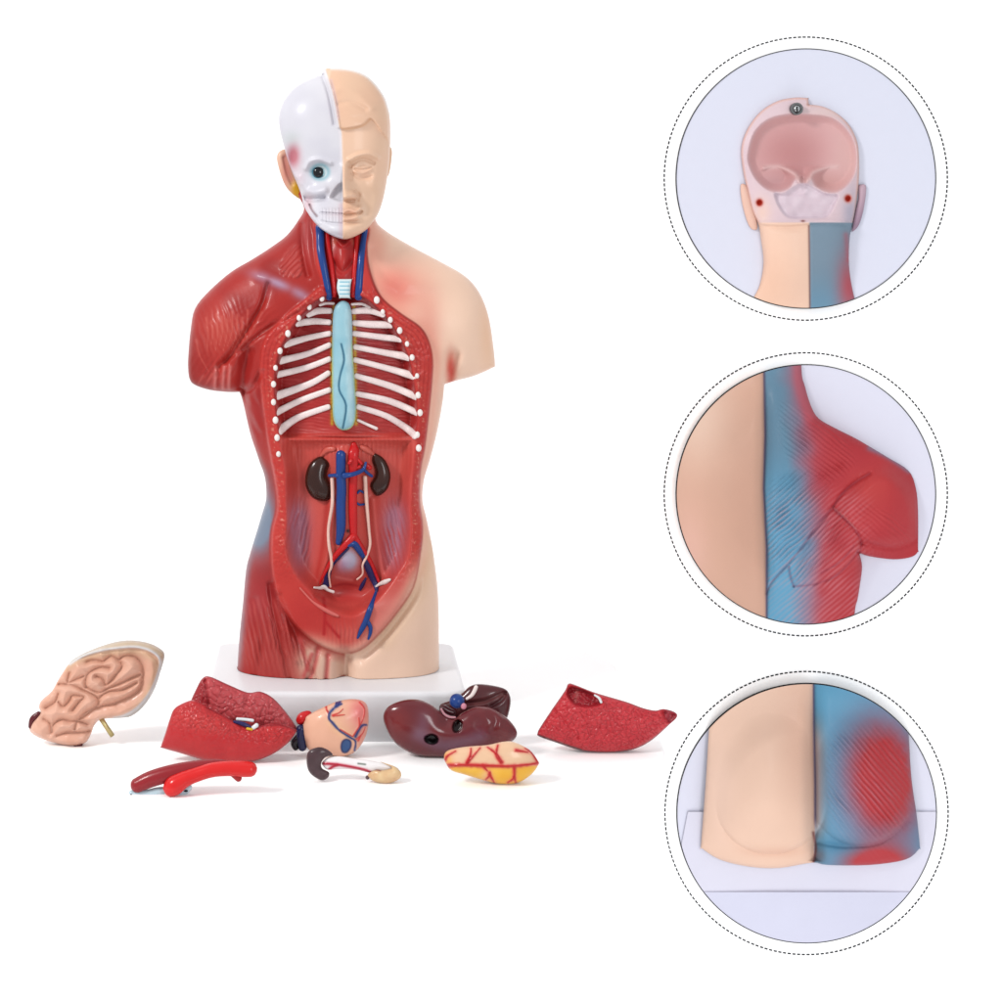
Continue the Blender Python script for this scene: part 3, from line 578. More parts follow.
def head_paint(F):
    U, V = F.U, F.V; sk = F.sk
    A = paint0(F, (242, 200, 172)); A = mix(A, (233, 186, 156), .5*F.hair); A = mix(A, (238, 196, 168), .6*F.stroke([(388,110),(390,150),(384,200)], 9)); A = mix(A, (228, 166, 144), .7*F.blob(351, 211.5, 9, 2.8)+.6*F.blob(350, 219, 8, 3)); A = mix(A, (236, 184, 158), .5*F.blob(354, 196, 6, 5)+.4*F.blob(363, 172, 10, 7))
    A = mix(A, (236, 200, 170), .5*vnoise(U, V, 16, 1)); A = mix(A, (222, 168, 128), .5*F.stroke(cr(*Za, [(490,432),(560,438),(630,420),(668,385)]), 1.3))
    B = paint0(F, (223, 221, 228)); B = mix(B, (204, 201, 214), .5*vnoise(U, V, 12, 6))
    B = mix(B, (196, 112, 124), np.clip(1.15*F.blob(293.5, 156, 6, 11), 0, .95)); B = mix(B, (200, 208, 208), .6*F.blob(291, 138, 9, 7))
    er = np.hypot((U-320)/1.15, V-172); B = mix(B, (150, 196, 208), .8*np.exp(-((er-7.2)/1.9)**2)); B = mix(B, (214, 232, 236), .8*ss(7, 5.5, er)); B = mix(B, (228, 190, 198), .7*F.blob(308, 204, 4.5, 8)); B = mix(B, (224, 196, 206), .5*F.blob(300, 178, 5, 8))
    B = mix(B, (216, 212, 220), .4*F.poly([(342.5,186),(337,188),(332,196),(334,198),(342.5,199)], 1)); B = mix(B, (226, 206, 212), .4*F.blob(335, 214, 10, 6)); B = mix(B, (214, 176, 186), .4*F.stroke([(341,205),(341,235)], 2.5))
    B = mix(B, (150, 120, 124), .7*F.stroke(cr(*Zh, [(180,680),(205,735),(245,785)]), .8))
    A = A*(1-sk[..., None]) + B*sk[..., None]
    A = mix(A, (238, 232, 236), .8*F.stroke([(324.5,71),(330,88),(334,105),(338,127),(340.5,134),(341.5,165)], 1.5)); A = mix(A, (224, 190, 194), .6*F.stroke([(331,80),(336,100),(338.5,118)], 1.5))
    A = mix(A, (240, 232, 228), .9*ss(2.6, .6, F.sd)*ss(120, 105, V)*(U > 330))
    return np.clip(A, 0, 255)
HM = painted(.36, .25, .06, 500, .03, .0)
# the head overlaps the neck, so it sits a little forward
head, hS = inflate('head', root, HM, HEAD, -8., 1.25, 1.3, head_disp, head_paint, .6, hmax=62, yoff=lambda u, v: -44*ss(188, 240, v)*ss(292, 318, u)*ss(392, 372, u))
eye = ball('eye', root, solid('eyeball_pale_blue', (184, 222, 228), .15, .8, bump=0), 319.5, 172.5, hS(320, 172)+1.5, 8, 6, 6.5, seg=28)
ball('iris', eye, solid('iris_black', (14, 16, 22), .1, 1., bump=0), 318.3, 172.3, hS(320, 172)-3.4, 5.2, 2.8, 5.2, seg=24)
ball('pupil_ring', eye, solid('iris_teal', (60, 120, 140), .2, .8, bump=0), 318.3, 172.3, hS(320, 172)-2.2, 6.1, 2.4, 6.0, seg=24)
def ear_disp(F): return -2.5*F.stroke([(284,158),(287,172),(292,184)], 2)
def ear_paint(F):
    A = mix(paint0(F, (232, 186, 160)), (200, 110, 100), .6*F.blob(286, 172, 5, 14)); A = mix(A, (196, 120, 110), .7*F.stroke([(292,180),(286,165),(285,156)], 2.4)); return mix(A, (222, 166, 40), np.clip(1.3*F.blob(297, 190, 5, 8), 0, 1))
inflate('ear', root, HM, [(286,149.5),(280,151),(277,156),(277.5,163),(280.5,174),(285.5,186),(292.5,194),(301,199.5),(304,196),(301,186),(296,173),(290,157)], 2., .9, .9, ear_disp, ear_paint, .7)
inflate('ear', root, HM, [(386,149),(390,146.5),(392,151),(391.5,160),(390,170),(388,176),(385,172)], 2., .9, .9, None, lambda F: paint0(F, (238, 196, 164)), .7)

# ================================================================== LOOSE ORGANS
def organ(name, label, cat, u, vb):
    Y = ground_Y(vb); p = at(np.float64(u), np.float64(vb), Y); return thing(name, label, cat, tuple(p)), Y
GM = painted(.3, .45, .12, 500, .06)
# brain ------------------------------------------------------------
Zb = (20, 630, .1597)
br, Yb = organ('brain', 'pale pink folded brain half inside tan skull cap with brass pin at far left', 'brain model', 90, 745)
BR = cr(*Zb, [(118,480),(135,440),(200,380),(240,310),(310,205),(380,155),(500,103),(620,70),(720,66),(820,86),(892,128),(905,170),(882,255),(842,372),(780,472),(700,538),(620,552),(510,560),(465,600),(445,650),(410,705),(330,728),(200,702),(100,665),(57,622),(75,570),(125,520)])
SUL = [[(620,190),(650,165),(720,170),(765,220),(768,300),(750,370),(700,410),(640,440),(600,455)], [(620,190),(640,225),(600,280),(540,345),(520,310),(475,290)], [(520,200),(570,165),(620,190)],
 [(415,360),(410,320),(430,270),(500,235),(560,240)], [(410,355),(490,392),(540,370),(640,330),(700,300),(750,280)], [(490,460),(500,420),(560,385),(640,375),(730,330)], [(310,270),(300,330),(350,310),(400,290)],
 [(240,340),(320,345),(400,380),(480,420),(490,460),(440,510),(380,550)], [(240,450),(270,480),(310,440),(330,410),(400,420),(370,450),(330,500)], [(160,490),(220,450),(240,400)], [(370,560),(420,510),(500,480),(600,460)],
 [(200,640),(210,590),(260,560),(310,572),(360,570),(420,590)], [(150,560),(190,590),(195,640)], [(230,660),(300,640),(380,640),(440,630)], [(360,560),(340,620)], [(420,200),(460,190),(520,200)]]
RIMB = [(312,212),(390,165),(500,130),(620,112),(720,106),(800,122),(860,160),(878,205),(862,280),(825,370),(770,450),(710,505),(640,540),(590,552)]
def br_disp(F):
    d = F.z()
    Dm = np.full(F.U.shape, 1e9)
    for s in SUL: Dm = np.minimum(Dm, seg_dist(F.U, F.V, spline(cr(*Zb, s)))[0])
    F.Dm = Dm; d += 2.6*np.minimum(Dm, 10)**.6 - 7
    d += 1.4*(vnoise(F.U, F.V, 6, 3)-.5) + 2*F.stroke(cr(*Zb, RIMB), 1.8) - 1.5*F.stroke([(x-2.2, y+2.6) for x, y in cr(*Zb, RIMB)], 1.4)
    return d
def br_paint(F):
    A = paint0(F, (230, 180, 158)); A = mix(A, (220, 160, 134), .6*vnoise(F.U, F.V, 14, 2)); A = mix(A, (214, 176, 142), .7*F.stroke([(x-3.5, y+4) for x, y in cr(*Zb, RIMB)], 4))
    A = mix(A, (208, 146, 122), .35*np.exp(-(F.Dm/1.2)**2))
    q = cr(*Zb, RIMB); poly = q + [(112,725),(170,725),(180,640),(120,630),(60,640)]
    A = mix(A, (206, 182, 156), F.poly(poly, .8, False)); A = mix(A, (176, 178, 180), .6*F.poly(poly, .8, False)*ss(682, 705, F.V)); A = mix(A, (218, 216, 218), .95*F.stroke(q, 1.5))
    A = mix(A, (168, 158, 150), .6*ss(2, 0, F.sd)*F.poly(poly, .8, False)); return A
inflate('brain_folds', br, painted(.3, .4, .06, 500, .05), BR, Yb, .95, .8, br_disp, br_paint, .6, hmax=32)
tube('pin', br, solid('brass', (214, 196, 140), .35, 0, metal=.9, bump=0), [(98,714),(112.5,736)], 2.3, Yb-2, caps=False, smooth=False, sides=16)
mr = solid('maroon_vessel', (92, 24, 32), .25, .5)
tube('vessel_stub', br, mr, [(30.5,727),(33,719),(39,713)], [2.2, 3.2, 2], Yb-4, label='dark maroon stub on the outer edge'); tube('vessel_stub', br, mr, [(75,744.5),(81,744)], 2.6, Yb-2, label='dark maroon stub under the lower edge')
# two-lobed lung -------------------------------------------------------
lung, Yl = organ('lung', 'red two-lobed lung half with bronchus showing in the open gap, left of the heart', 'lung model', 220, 762)
FL = [(192,700),(182,703.5),(174,709),(170,718),(165,734),(161,746),(162,748),(183,754),(201,759.5),(219,762),(240,762.5),(257,760.5),(273,754),(287,744),(296,732),(295,729),(282,724.5),(269,723.5),(260,726),(246,727),(231,720),(220.6,714),(208,707),(199,702)]
RL = [(190,704),(197,687),(202.6,678),(210,676.5),(228,684.5),(247.5,692.5),(260,691.5),(273,698),(286,712),(296.5,727),(295,731),(280,736),(250,737),(215,730),(194,714)]
GAPL = [(194,701),(208,706.5),(220,713),(231,718.5),(246,720),(263.7,721.5),(281.6,722.5),(295.5,728.5)]
def lung_disp(F):
    v = voro(F.U + 5*vnoise(F.U, F.V, 4), (F.V + 5*vnoise(F.U, F.V, 4, 9))*1.15, 5.2, 2); return -1.0*ss(.25, 0, v) + 1.2*(vnoise(F.U, F.V, 2.2, 5)-.5)
def fl_disp(F): return lung_disp(F)*F.poly([(165,700),(195,697),(300,722),(300,735),(275,745),(215,735),(168,728)], 9) + .5*(vnoise(F.U, F.V, 3, 5)-.5)
GAPD = [(x, y+1.2) for x, y in GAPL]
def fl_paint(F):
    A = mix(paint0(F, (198, 50, 52)), (182, 38, 44), .7*vnoise(F.U, F.V, 10, 2)); A = mix(A, (214, 74, 72), .7*F.blob(200, 722, 26, 12, .3)); A = mix(A, (110, 22, 28), .75*F.vein([(208,708),(222,714),(238,722)], 1.6)); A = mix(A, (110, 22, 28), .7*F.vein([(296,730),(281,725),(262,726)], 1.5)); return mix(A, (170, 60, 70), .5*ss(3, 0, F.sd))  # dark strokes along the gap between the lobes are painted shadow
def rl_paint(F):
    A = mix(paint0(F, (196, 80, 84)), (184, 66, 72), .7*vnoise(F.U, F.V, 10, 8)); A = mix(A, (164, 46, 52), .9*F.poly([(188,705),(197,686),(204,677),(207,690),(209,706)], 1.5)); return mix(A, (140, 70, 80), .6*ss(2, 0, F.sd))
def rl_disp(F):
    v = voro(F.U + 7*vnoise(F.U, F.V, 6, 2), F.V + 7*vnoise(F.U, F.V, 6, 8), 8, 5); return -1.1*ss(.22, 0, v) - 2.4*F.stroke([(205,680),(207,692),(209,706)], 1.5) - 2.5*F.stroke([(249,694),(246,706)], 3) + 1.*(vnoise(F.U, F.V, 3, 1)-.5)
inflate('upper_lobe', lung, GM, RL, Yl+24, .85, .8, rl_disp, rl_paint, .7, hmax=26)
inflate('lower_lobe', lung, GM, FL, Yl, 1.0, .6, fl_disp, fl_paint, .7, hmax=28)
wt = solid('bronchus_white', (232, 236, 238), .3, .4); ye = solid('fat_yellow', (226, 180, 50), .4, .2)
tube('bronchus', lung, wt, [(237,719),(246,719.6),(253,720.6)], 1.5, Yl-1); tube('lung_vein', lung, dkblue, [(234,721.5),(243,724),(250,727)], [1.2, 2, 1.6], Yl-5); tube('bronchus', lung, wt, [(253,728),(257,725)], 2.0, Yl-6); tube('fat', lung, ye, [(247,728.5),(252,729.5)], 1.2, Yl-8)
# curved artery with windpipe ----------------------------------------
art, Ya = organ('aorta_arch', 'bright red curved vessel with dark red back and pale blue underside, in front of lung', 'artery model', 190, 797)
Ya += 6
tube('gullet', art, solid('gullet_dark_red', (150, 34, 42), .3, .4, bump=.1), [(136,786),(150,779.5),(168,774),(190,769),(215,766),(236,767)], [6.4, 7.2, 7.4, 6.8, 6, 4.5], Ya+3, 0, .9)
tube('artery', art, solid('artery_bright_red', (222, 36, 36), .22, .5, bump=.05), [(252,769.5),(243,769),(228,768.5),(212,770),(197,774.5),(185,779),(175,785),(170,789.5)], [6.2, 6.8, 6.4, 6.2, 6.2, 7, 8.6, 7.4], Ya-3, 0, 1., sides=18)
tube('artery_branch', art, solid('artery_deep_red', (170, 30, 34), .3, .4), [(234,773),(239,779)], [4, 3], Ya-3)
tr = solid('windpipe_pale_blue', (196, 218, 228), .3, .4)
tube('windpipe', art, tr, [(131,793),(136,795),(148,794),(158,791.5),(168,790)], [2.8, 4, 4, 3.8, 3], Ya+4); tube('windpipe', art, tr, [(180,792),(186,790),(190,787)], [3, 3.2, 2.4], Ya+2); ball('windpipe_opening', art, solid('shadow_black', (24, 26, 34), .5, 0), 131, 795.5, Ya, 1.2, 1, 1.4, seg=12); ball('windpipe_opening', art, solid('shadow_black', (24, 26, 34), .5, 0), 186, 791, Ya-1.4, 1.8, 1, 1, seg=12)
# heart -----------------------------------------------------------------
Zc = (280, 680, .1397)
hrt, Yh = organ('heart', 'peach heart with painted blue and red vessels standing before the white base', 'heart model', 335, 757)
HT = cr(*Zc, [(200,252),(330,185),(420,150),(520,136),(600,153),(632,210),(632,330),(602,430),(540,512),(460,547),(380,542),(300,515),(210,502),(178,440),(163,340),(178,290)])
HB = [[(430,155),(400,190),(360,230),(350,270),(370,300),(430,365),(500,410),(540,440),(535,505)], [(400,190),(440,172)], [(405,160),(395,190)], [(540,405),(585,330),(618,322)]]
HR_ = [[(330,190),(335,215),(352,235)], [(375,252),(420,235),(450,208)], [(380,258),(430,252),(462,248)], [(352,240),(330,210)], [(525,400),(570,330),(600,265)], [(570,335),(565,270)], [(545,425),(590,385),(610,340)], [(560,435),(580,400)], [(430,355),(520,405)], [(570,160),(605,205),(600,260)]]
def ht_disp(F):
    d = F.z()
    d += 1.1*np.max([F.vein(cr(*Zc, q), 1.1) for q in HB+HR_], 0)
    return d - 1.5*F.blob(346, 746, 5, 5) + .5*vnoise(F.U, F.V, 8, 3)
def ht_paint(F):
    A = paint0(F, (238, 182, 154)); A = mix(A, (228, 108, 112), .75*F.blob(360, 712, 10, 16)); A = mix(A, (244, 196, 150), .6*F.stroke(cr(*Zc, [(370,300),(430,365),(520,420)]), 5)); A = mix(A, (226, 130, 120), .6*F.blob(362, 735, 6, 10))
    for q in HR_: A = mix(A, (208, 48, 44), .9*F.vein(cr(*Zc, q), .95))
    for q in HB: A = mix(A, (40, 56, 120), F.vein(cr(*Zc, q), 1.25, .3)**.8)
    A = mix(A, (56, 88, 140), F.poly([(x, y) for x, y in cr(*Zc, [(475,425),(505,440),(505,480),(480,515),(450,515),(438,480),(448,440)])], .6)); A = mix(A, (30, 40, 90), .8*np.exp(-(F.psdf(cr(*Zc, [(475,425),(505,440),(505,480),(480,515),(450,515),(438,480),(448,440)]))/.9)**2))
    return np.clip(A, 0, 255)
inflate('heart_body', hrt, GM, HT, Yh, 1.15, 1., ht_disp, ht_paint, .5, hmax=36)
tube('aorta_stub', hrt, redM, [(300,721),(303,718),(309,715)], [4.5, 5.5, 4.5], Yh+4); tube('vena_cava_stub', hrt, solid('vein_navy', (30, 34, 74), .25, .5), [(301,728),(301.5,738),(302.5,748)], [4.4, 4.4, 4], Yh-1); tube('lung_vein_stub', hrt, solid('vessel_black', (34, 26, 34), .25, .5), [(300,737),(295,743),(296,748)], [4, 4, 3], Yh+2)
# spleen + pancreas -------------------------------------------------------
spl, Ys = organ('spleen_and_pancreas', 'dark brown crescent spleen joined to tan pancreas by white stalk with red vessels', 'organ model', 345, 782)
SPL = cr(*Zc, [(190,560),(210,505),(280,480),(340,498),(378,535),(330,550),(297,590),(302,632),(352,662),(342,700),(300,718),(240,690),(200,640)])
inflate('spleen', spl, painted(.3, .5, .08, 500, .1), SPL, Ys, 1., .9, None, lambda F: mix(paint0(F, (84, 62, 66)), (60, 42, 46), .6*vnoise(F.U, F.V, 6)), .6)
STK = cr(*Zc, [(300,592),(345,555),(430,546),(520,560),(620,572),(700,588),(800,612),(845,640),(700,665),(630,662),(560,645),(480,638),(400,640),(340,642),(312,620)])
def st_paint(F):
    A = paint0(F, (244, 238, 238))
    for q in ([(312,598),(400,604),(500,620),(600,642),(645,660)], [(345,652),(370,625),(410,608)]): A = mix(A, (178, 24, 48), F.stroke(cr(*Zc, q), 1.25)**.7)
    A = mix(A, (100, 110, 100), .9*F.stroke(cr(*Zc, [(560,598),(610,604)]), .9)); return np.clip(A, 0, 255)
inflate('stalk', spl, GM, STK, Ys+1, .9, .8, lambda F: .6*F.stroke(cr(*Zc, [(312,598),(400,604),(500,620),(600,642),(645,660)]), 1.), st_paint, .5)
PAN = cr(*Zc, [(630,672),(690,640),(740,645),(800,628),(760,606),(715,585),(760,598),(830,624),(868,668),(852,710),(770,742),(680,728),(640,702)])
inflate('pancreas', spl, GM, PAN, Ys-3, 1.1, .9, lambda F: .8*vnoise(F.U, F.V, 3, 2), lambda F: mix(mix(paint0(F, (228, 196, 150)), (208, 160, 120), .7*vnoise(F.U, F.V, 5)), (120, 60, 50), .8*F.stroke(cr(*Zc, [(670,640),(720,648)]), .8)), .5)
ball('duct_end', spl, solid('duct_grey', (90, 70, 76), .4, .2), 367.5, 777.5, Ys-2, 1.8, 1.8, 1.8, seg=12)
# liver ---------------------------------------------------------------------
Zl = (370, 670, .1896)
liv, Yv = organ('liver', 'glossy maroon liver with two dark holes and blue gallbladder knob behind yellow organ', 'liver model', 450, 757)
LV = cr(*Zl, [(70,240),(100,190),(180,158),(260,157),(330,185),(395,240),(440,258),(490,222),(560,192),(640,200),(720,250),(770,310),(773,350),(740,385),(690,420),(590,450),(480,465),(390,460),(280,456),(200,432),(130,382),(85,310)])
RLV = cr(*Zl, [(365,192),(430,158),(490,118),(530,84),(590,74),(700,94),(736,130),(742,180),(725,250),(690,300),(500,300),(400,280)])
def lv_disp(F):
    d = -3*F.blob(447, 722, 9, 8) + 2*F.fibre(math.radians(70), 14, 3, .6)*F.poly([(470,708),(510,712),(515,740),(470,730)], 5)
    d -= 9*F.poly(cr(*Zl, [(325,338),(352,350),(360,372),(345,390),(318,390),(292,376),(290,352)]), 1.2); d -= 8*F.poly(cr(*Zl, [(462,262),(485,275),(484,305),(465,328),(443,325),(436,300),(444,275)]), 1.2); return d
def lv_paint(F):
    A = mix(paint0(F, (112, 44, 48)), (96, 34, 42), .7*vnoise(F.U, F.V, 12)); A = mix(A, (118, 84, 104), .75*F.stroke([(418,735),(445,746),(480,736)], 8)+.5*F.blob(424, 722, 8, 12)); A = mix(A, (128, 44, 44), .7*F.blob(398, 722, 12, 16))
    A = mix(A, (10, 6, 8), F.poly(cr(*Zl, [(325,340),(350,352),(357,372),(343,388),(318,388),(294,374),(293,354)]), .8)); return mix(A, (34, 10, 12), F.poly(cr(*Zl, [(462,266),(482,278),(481,303),(463,324),(445,322),(438,300),(446,278)]), .9))
LM = painted(.2, .8, .05, 300, .08)
inflate('left_lobe', liv, LM, RLV, Yv+26, .75, .7, lambda F: -3*F.stroke(cr(*Zl, [(480,180),(600,165),(680,130),(730,110)]), 2)-3*F.stroke(cr(*Zl, [(640,190),(690,160),(720,120)]), 2), lambda F: mix(paint0(F, (84, 38, 42)), (120, 74, 72), .6*F.stroke(cr(*Zl, [(560,180),(640,150),(700,130)]), 4)), .6, hmax=24)
inflate('right_lobe', liv, LM, LV, Yv, .95, .8, lv_disp, lv_paint, .6, hmax=34)
tube('ligament', liv, wl, cr(*Zl, [(560,88),(550,112),(535,135),(508,153)]), [1.8, 1.9, 1.7, 1.2], Yv+5)
ball('gallbladder', liv, blueM, 457, 701, Yv+2, 7, 7, 6.8); ball('bile_duct', liv, solid('duct_pink', (214, 140, 160), .35, .3), 463.6, 706.3, Yv-3, 2.8, 2.6, 3, seg=14)
tube('portal_vessel', liv, solid('portal_dark', (70, 26, 34), .3, .5), cr(*Zl, [(385,200),(410,215),(440,225)]), [3.5, 3.5, 3], Yv+8); tube('duct_ring', liv, solid('duct_ring_pink', (196, 140, 150), .35, .3), cr(*Zl, [(375,205),(392,232),(420,248),(450,250)]), [1, 1.2, 1.2, 1], Yv-4)
# yellow organ -------------------------------------------------------------
Zi = (440, 675, .1148)
itn, Yi = organ('intestine', 'oval peach and yellow organ with red branching vessels in front of the liver', 'organ model', 490, 784)
IT = cr(*Zl, [(390,460),(410,425),(500,405),(620,395),(700,378),(760,380),(840,420),(887,480),(887,503),(850,552),(780,595),(690,602),(600,582),(500,552),(430,530),(400,492)])
IV = [[(60,790),(200,785),(400,790),(600,795),(760,782),(860,768)], [(270,640),(262,700),(232,770)], [(350,635),(290,705),(240,762)], [(415,630),(480,680),(535,755)], [(505,610),(490,690),(530,760)], [(135,665),(70,700),(45,740)], [(740,638),(800,680),(850,755)], [(660,655),(765,672)],
      [(370,790),(412,835)], [(432,850),(428,880),(398,912)], [(432,870),(475,942)], [(645,800),(645,890),(592,935)], [(645,885),(662,940)]]
def it_disp(F):
    d = F.z()
    d += 1.2*np.max([F.vein(cr(*Zi, q), 1.3) for q in IV], 0)
    return d + .8*vnoise(F.U, F.V, 9)
def it_paint(F):
    A = paint0(F, (238, 196, 160)); low = ss(-1, 1.5, F.V - 765.5); A = mix(A, (240, 178, 52), low*.95); A = mix(A, (238, 190, 150), low*np.clip(1.2*F.blob(486, 777, 6, 6), 0, 1)); A = mix(A, (246, 200, 90), low*.6*vnoise(F.U, F.V, 8)); A = mix(A, (240, 168, 70), .6*F.stroke([(446,756),(448,762)], 5))
    for q in IV: A = mix(A, (236, 130, 110), .5*F.stroke(cr(*Zi, q), 2.4))
    for i, q in enumerate(IV): A = mix(A, (192, 30, 36), F.vein(cr(*Zi, q)[::-1 if 0 < i < 7 else 1], 1.9 if i in (0, 3, 4, 11) else 1.5, .3 if i == 0 else .55))
    return np.clip(A, 0, 255)
inflate('intestine_body', itn, GM, IT, Yi, 1., .9, it_disp, it_paint, .5, hmax=26)
# wedge lung ------------------------------------------------------------------
wl2, Yw = organ('lung', 'wedge shaped red lung piece with hollow at its top, alone at far right', 'lung model', 600, 752)
Zw = (520, 660, K)
WG = cr(*Zw, [(270,132),(250,170),(180,270),(115,370),(98,405),(108,427),(220,467),(330,502),(450,515),(550,512),(650,492),(740,442),(830,362),(874,318),(862,290),(800,272),(750,280),(680,265),(600,235),(500,205),(400,175),(310,140)])
HOL = cr(*Zw, [(262,180),(285,150),(340,160),(400,185),(455,235),(400,258),(330,255),(285,228)])
def wg_disp(F):
    d = lung_disp(F)*1.1; d -= 9*F.poly(HOL, 2); d -= 1.5*F.stroke(cr(*Zw, [(190,275),(260,360),(330,440)]), 1.4); d -= 4*F.poly(cr(*Zw, [(790,285),(860,292),(870,318),(830,350)]), 2); return d
def wg_paint(F):
    A = mix(paint0(F, (204, 56, 64)), (188, 44, 54), .7*vnoise(F.U, F.V, 8)); A = mix(A, (160, 34, 44), .9*F.poly(HOL, 1)); A = mix(A, (150, 44, 56), .8*F.poly(cr(*Zw, [(800,280),(862,290),(870,318),(830,350)]), 1.2))
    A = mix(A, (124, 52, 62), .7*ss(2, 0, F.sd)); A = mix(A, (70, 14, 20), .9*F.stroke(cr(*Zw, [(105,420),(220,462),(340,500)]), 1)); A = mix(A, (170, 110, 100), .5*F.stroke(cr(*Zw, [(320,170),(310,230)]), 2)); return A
inflate('lung_body', wl2, GM, WG, Yw, .9, .8, wg_disp, wg_paint, .6, hmax=28)
tube('bronchus', wl2, wt, cr(*Zw, [(415,195),(440,212),(452,236)]), [.8, 1.2, 1.2], Yw-16)

# ================================================================== ROUND PANELS ON THE WALL
ink = solid('printed_black', (34, 34, 38), .6, 0, bump=0); whitep = solid('panel_white', (253, 253, 253), .8, 0, bump=0, var=.004, raw=.96)
def panel(cu, cv, label, back):
    c = at(np.float64(cu), np.float64(cv), WALLY)
    p = thing('round_panel', label, 'wall panel', (c[0], (WALLY+2.9)*S, c[2]-143*S*(D+WALLY)/D), 'round picture panels on the wall')
    disc('mount', p, whitep, cu, cv, WALLY+1.6, 143.5, 1.3); disc('background', p, solid('panel_lavender', back, .7, 0, bump=0, var=.01), cu, cv, WALLY, 129.6, 1.5)
    disc('outline_ring', p, ink, cu, cv, WALLY-.6, 130.2, 2.3, 129.4)
    n = 188; V = []; F = []; kk = (D+WALLY)/D
    for k in range(n):
        b = len(V)
        for y in (WALLY+.9, WALLY+1.5):
            for a in (0, .33, .66):
                t = 2*math.pi*(k+a)/n
                for r in (141.0, 142.3): V.append((c[0]+r*kk*math.cos(t)*S, y*S, c[2]+r*kk*math.sin(t)*S))
        for q in ((0,2,3,1),(2,4,5,3),(6,7,9,8),(8,9,11,10),(0,1,7,6),(4,10,11,5),(0,6,8,2),(2,8,10,4),(1,3,9,7),(3,5,11,9)): F.append(tuple(b+i for i in q[::-1]))
    link('dashed_ring', V, F, ink, p, smooth=False)
    return p
PM = painted(.5, .08, .08, 400, .03)
RY = WALLY - .3
# --- back of the head
p1 = panel(806, 178.6, 'top round wall panel with hollow back of the head of the torso model', (228, 230, 246)); CL = (806, 178.6, 129.2)
Zq = (730, 90, .1497); Z6 = (660, 30, .2994)
HO = [(808,98),(808,98),(796,97.5),(779,100.5),(763,109.5),(751,123),(743.5,138),(741,153),(743.5,174),(746.5,187),(752,210),(758.5,225),(761,240),(763.5,262),(760,284),(753,299),(740,325),(725,360),(885,360),(868,335),(858,310),(852,287),(849,264),(849.5,240),(852,226),(855,212),(857.5,195),(859,178),(859,156),(857,141),(850,126),(838,114),(823,106.5),(809,104.5),(809,104.5)]
CAV = cr(*Zq, [(115,430),(160,280),(260,190),(400,157),(540,160),(680,182),(780,260),(838,370),(845,520),(800,620),(720,683),(640,683),(570,645),(540,600),(490,640),(440,600),(400,655),(330,683),(250,668),(175,605),(128,520)])
LOW = cr(*Zq, [(295,690),(360,690),(420,650),(490,620),(560,650),(640,690),(722,700),(700,770),(645,850),(520,858),(395,855),(330,790)])
ridge = cr(*Zq, [(230,522),(330,515),(430,560),(460,600),(490,610),(530,590),(560,550),(650,520),(715,512)])
def b1_disp(F):
    cav = F.psdf(CAV); low = F.psdf(LOW); F.cav, F.low = cav, low; d = F.z()
    d -= F.h*.2*ss(224, 215, F.V)
    d -= 27*ss(-1.5, 1, cav)*(1-np.exp(-np.maximum(cav, 0)/10)); d -= 6*ss(-1, 3, low)
    d -= 4*F.blob(776, 180, 19, 11) + 4*F.blob(827, 180, 16, 10); d += 6*F.stroke(ridge, 3.6)
    d += 3*np.abs(np.exp(-((np.hypot(F.U-803, F.V-180)-4)/1.6)**2)); d += 2*F.stroke(cr(*Zq, [(460,630),(490,690),(530,640)]), 3)
    d -= 1.5*F.stroke([(809,226),(809.5,260),(810,320)], 1.3); d += 2*F.stroke([(758,223),(790,224),(825,221),(845,222)], 2) - 1.5*F.stroke([(758,226),(790,227),(825,224),(845,226)], 1.5)
    d += 1.5*(vnoise(F.U, F.V, 7)-.5)*ss(0, 3, low)
    for q in ((759.5, 202.6), (848, 198.5)): d -= 6*F.blob(*q, 2.4, 2.6)
    d += 3*ss(0, 6, F.V-228)*np.exp(-((F.U-790)/20)**2); return d
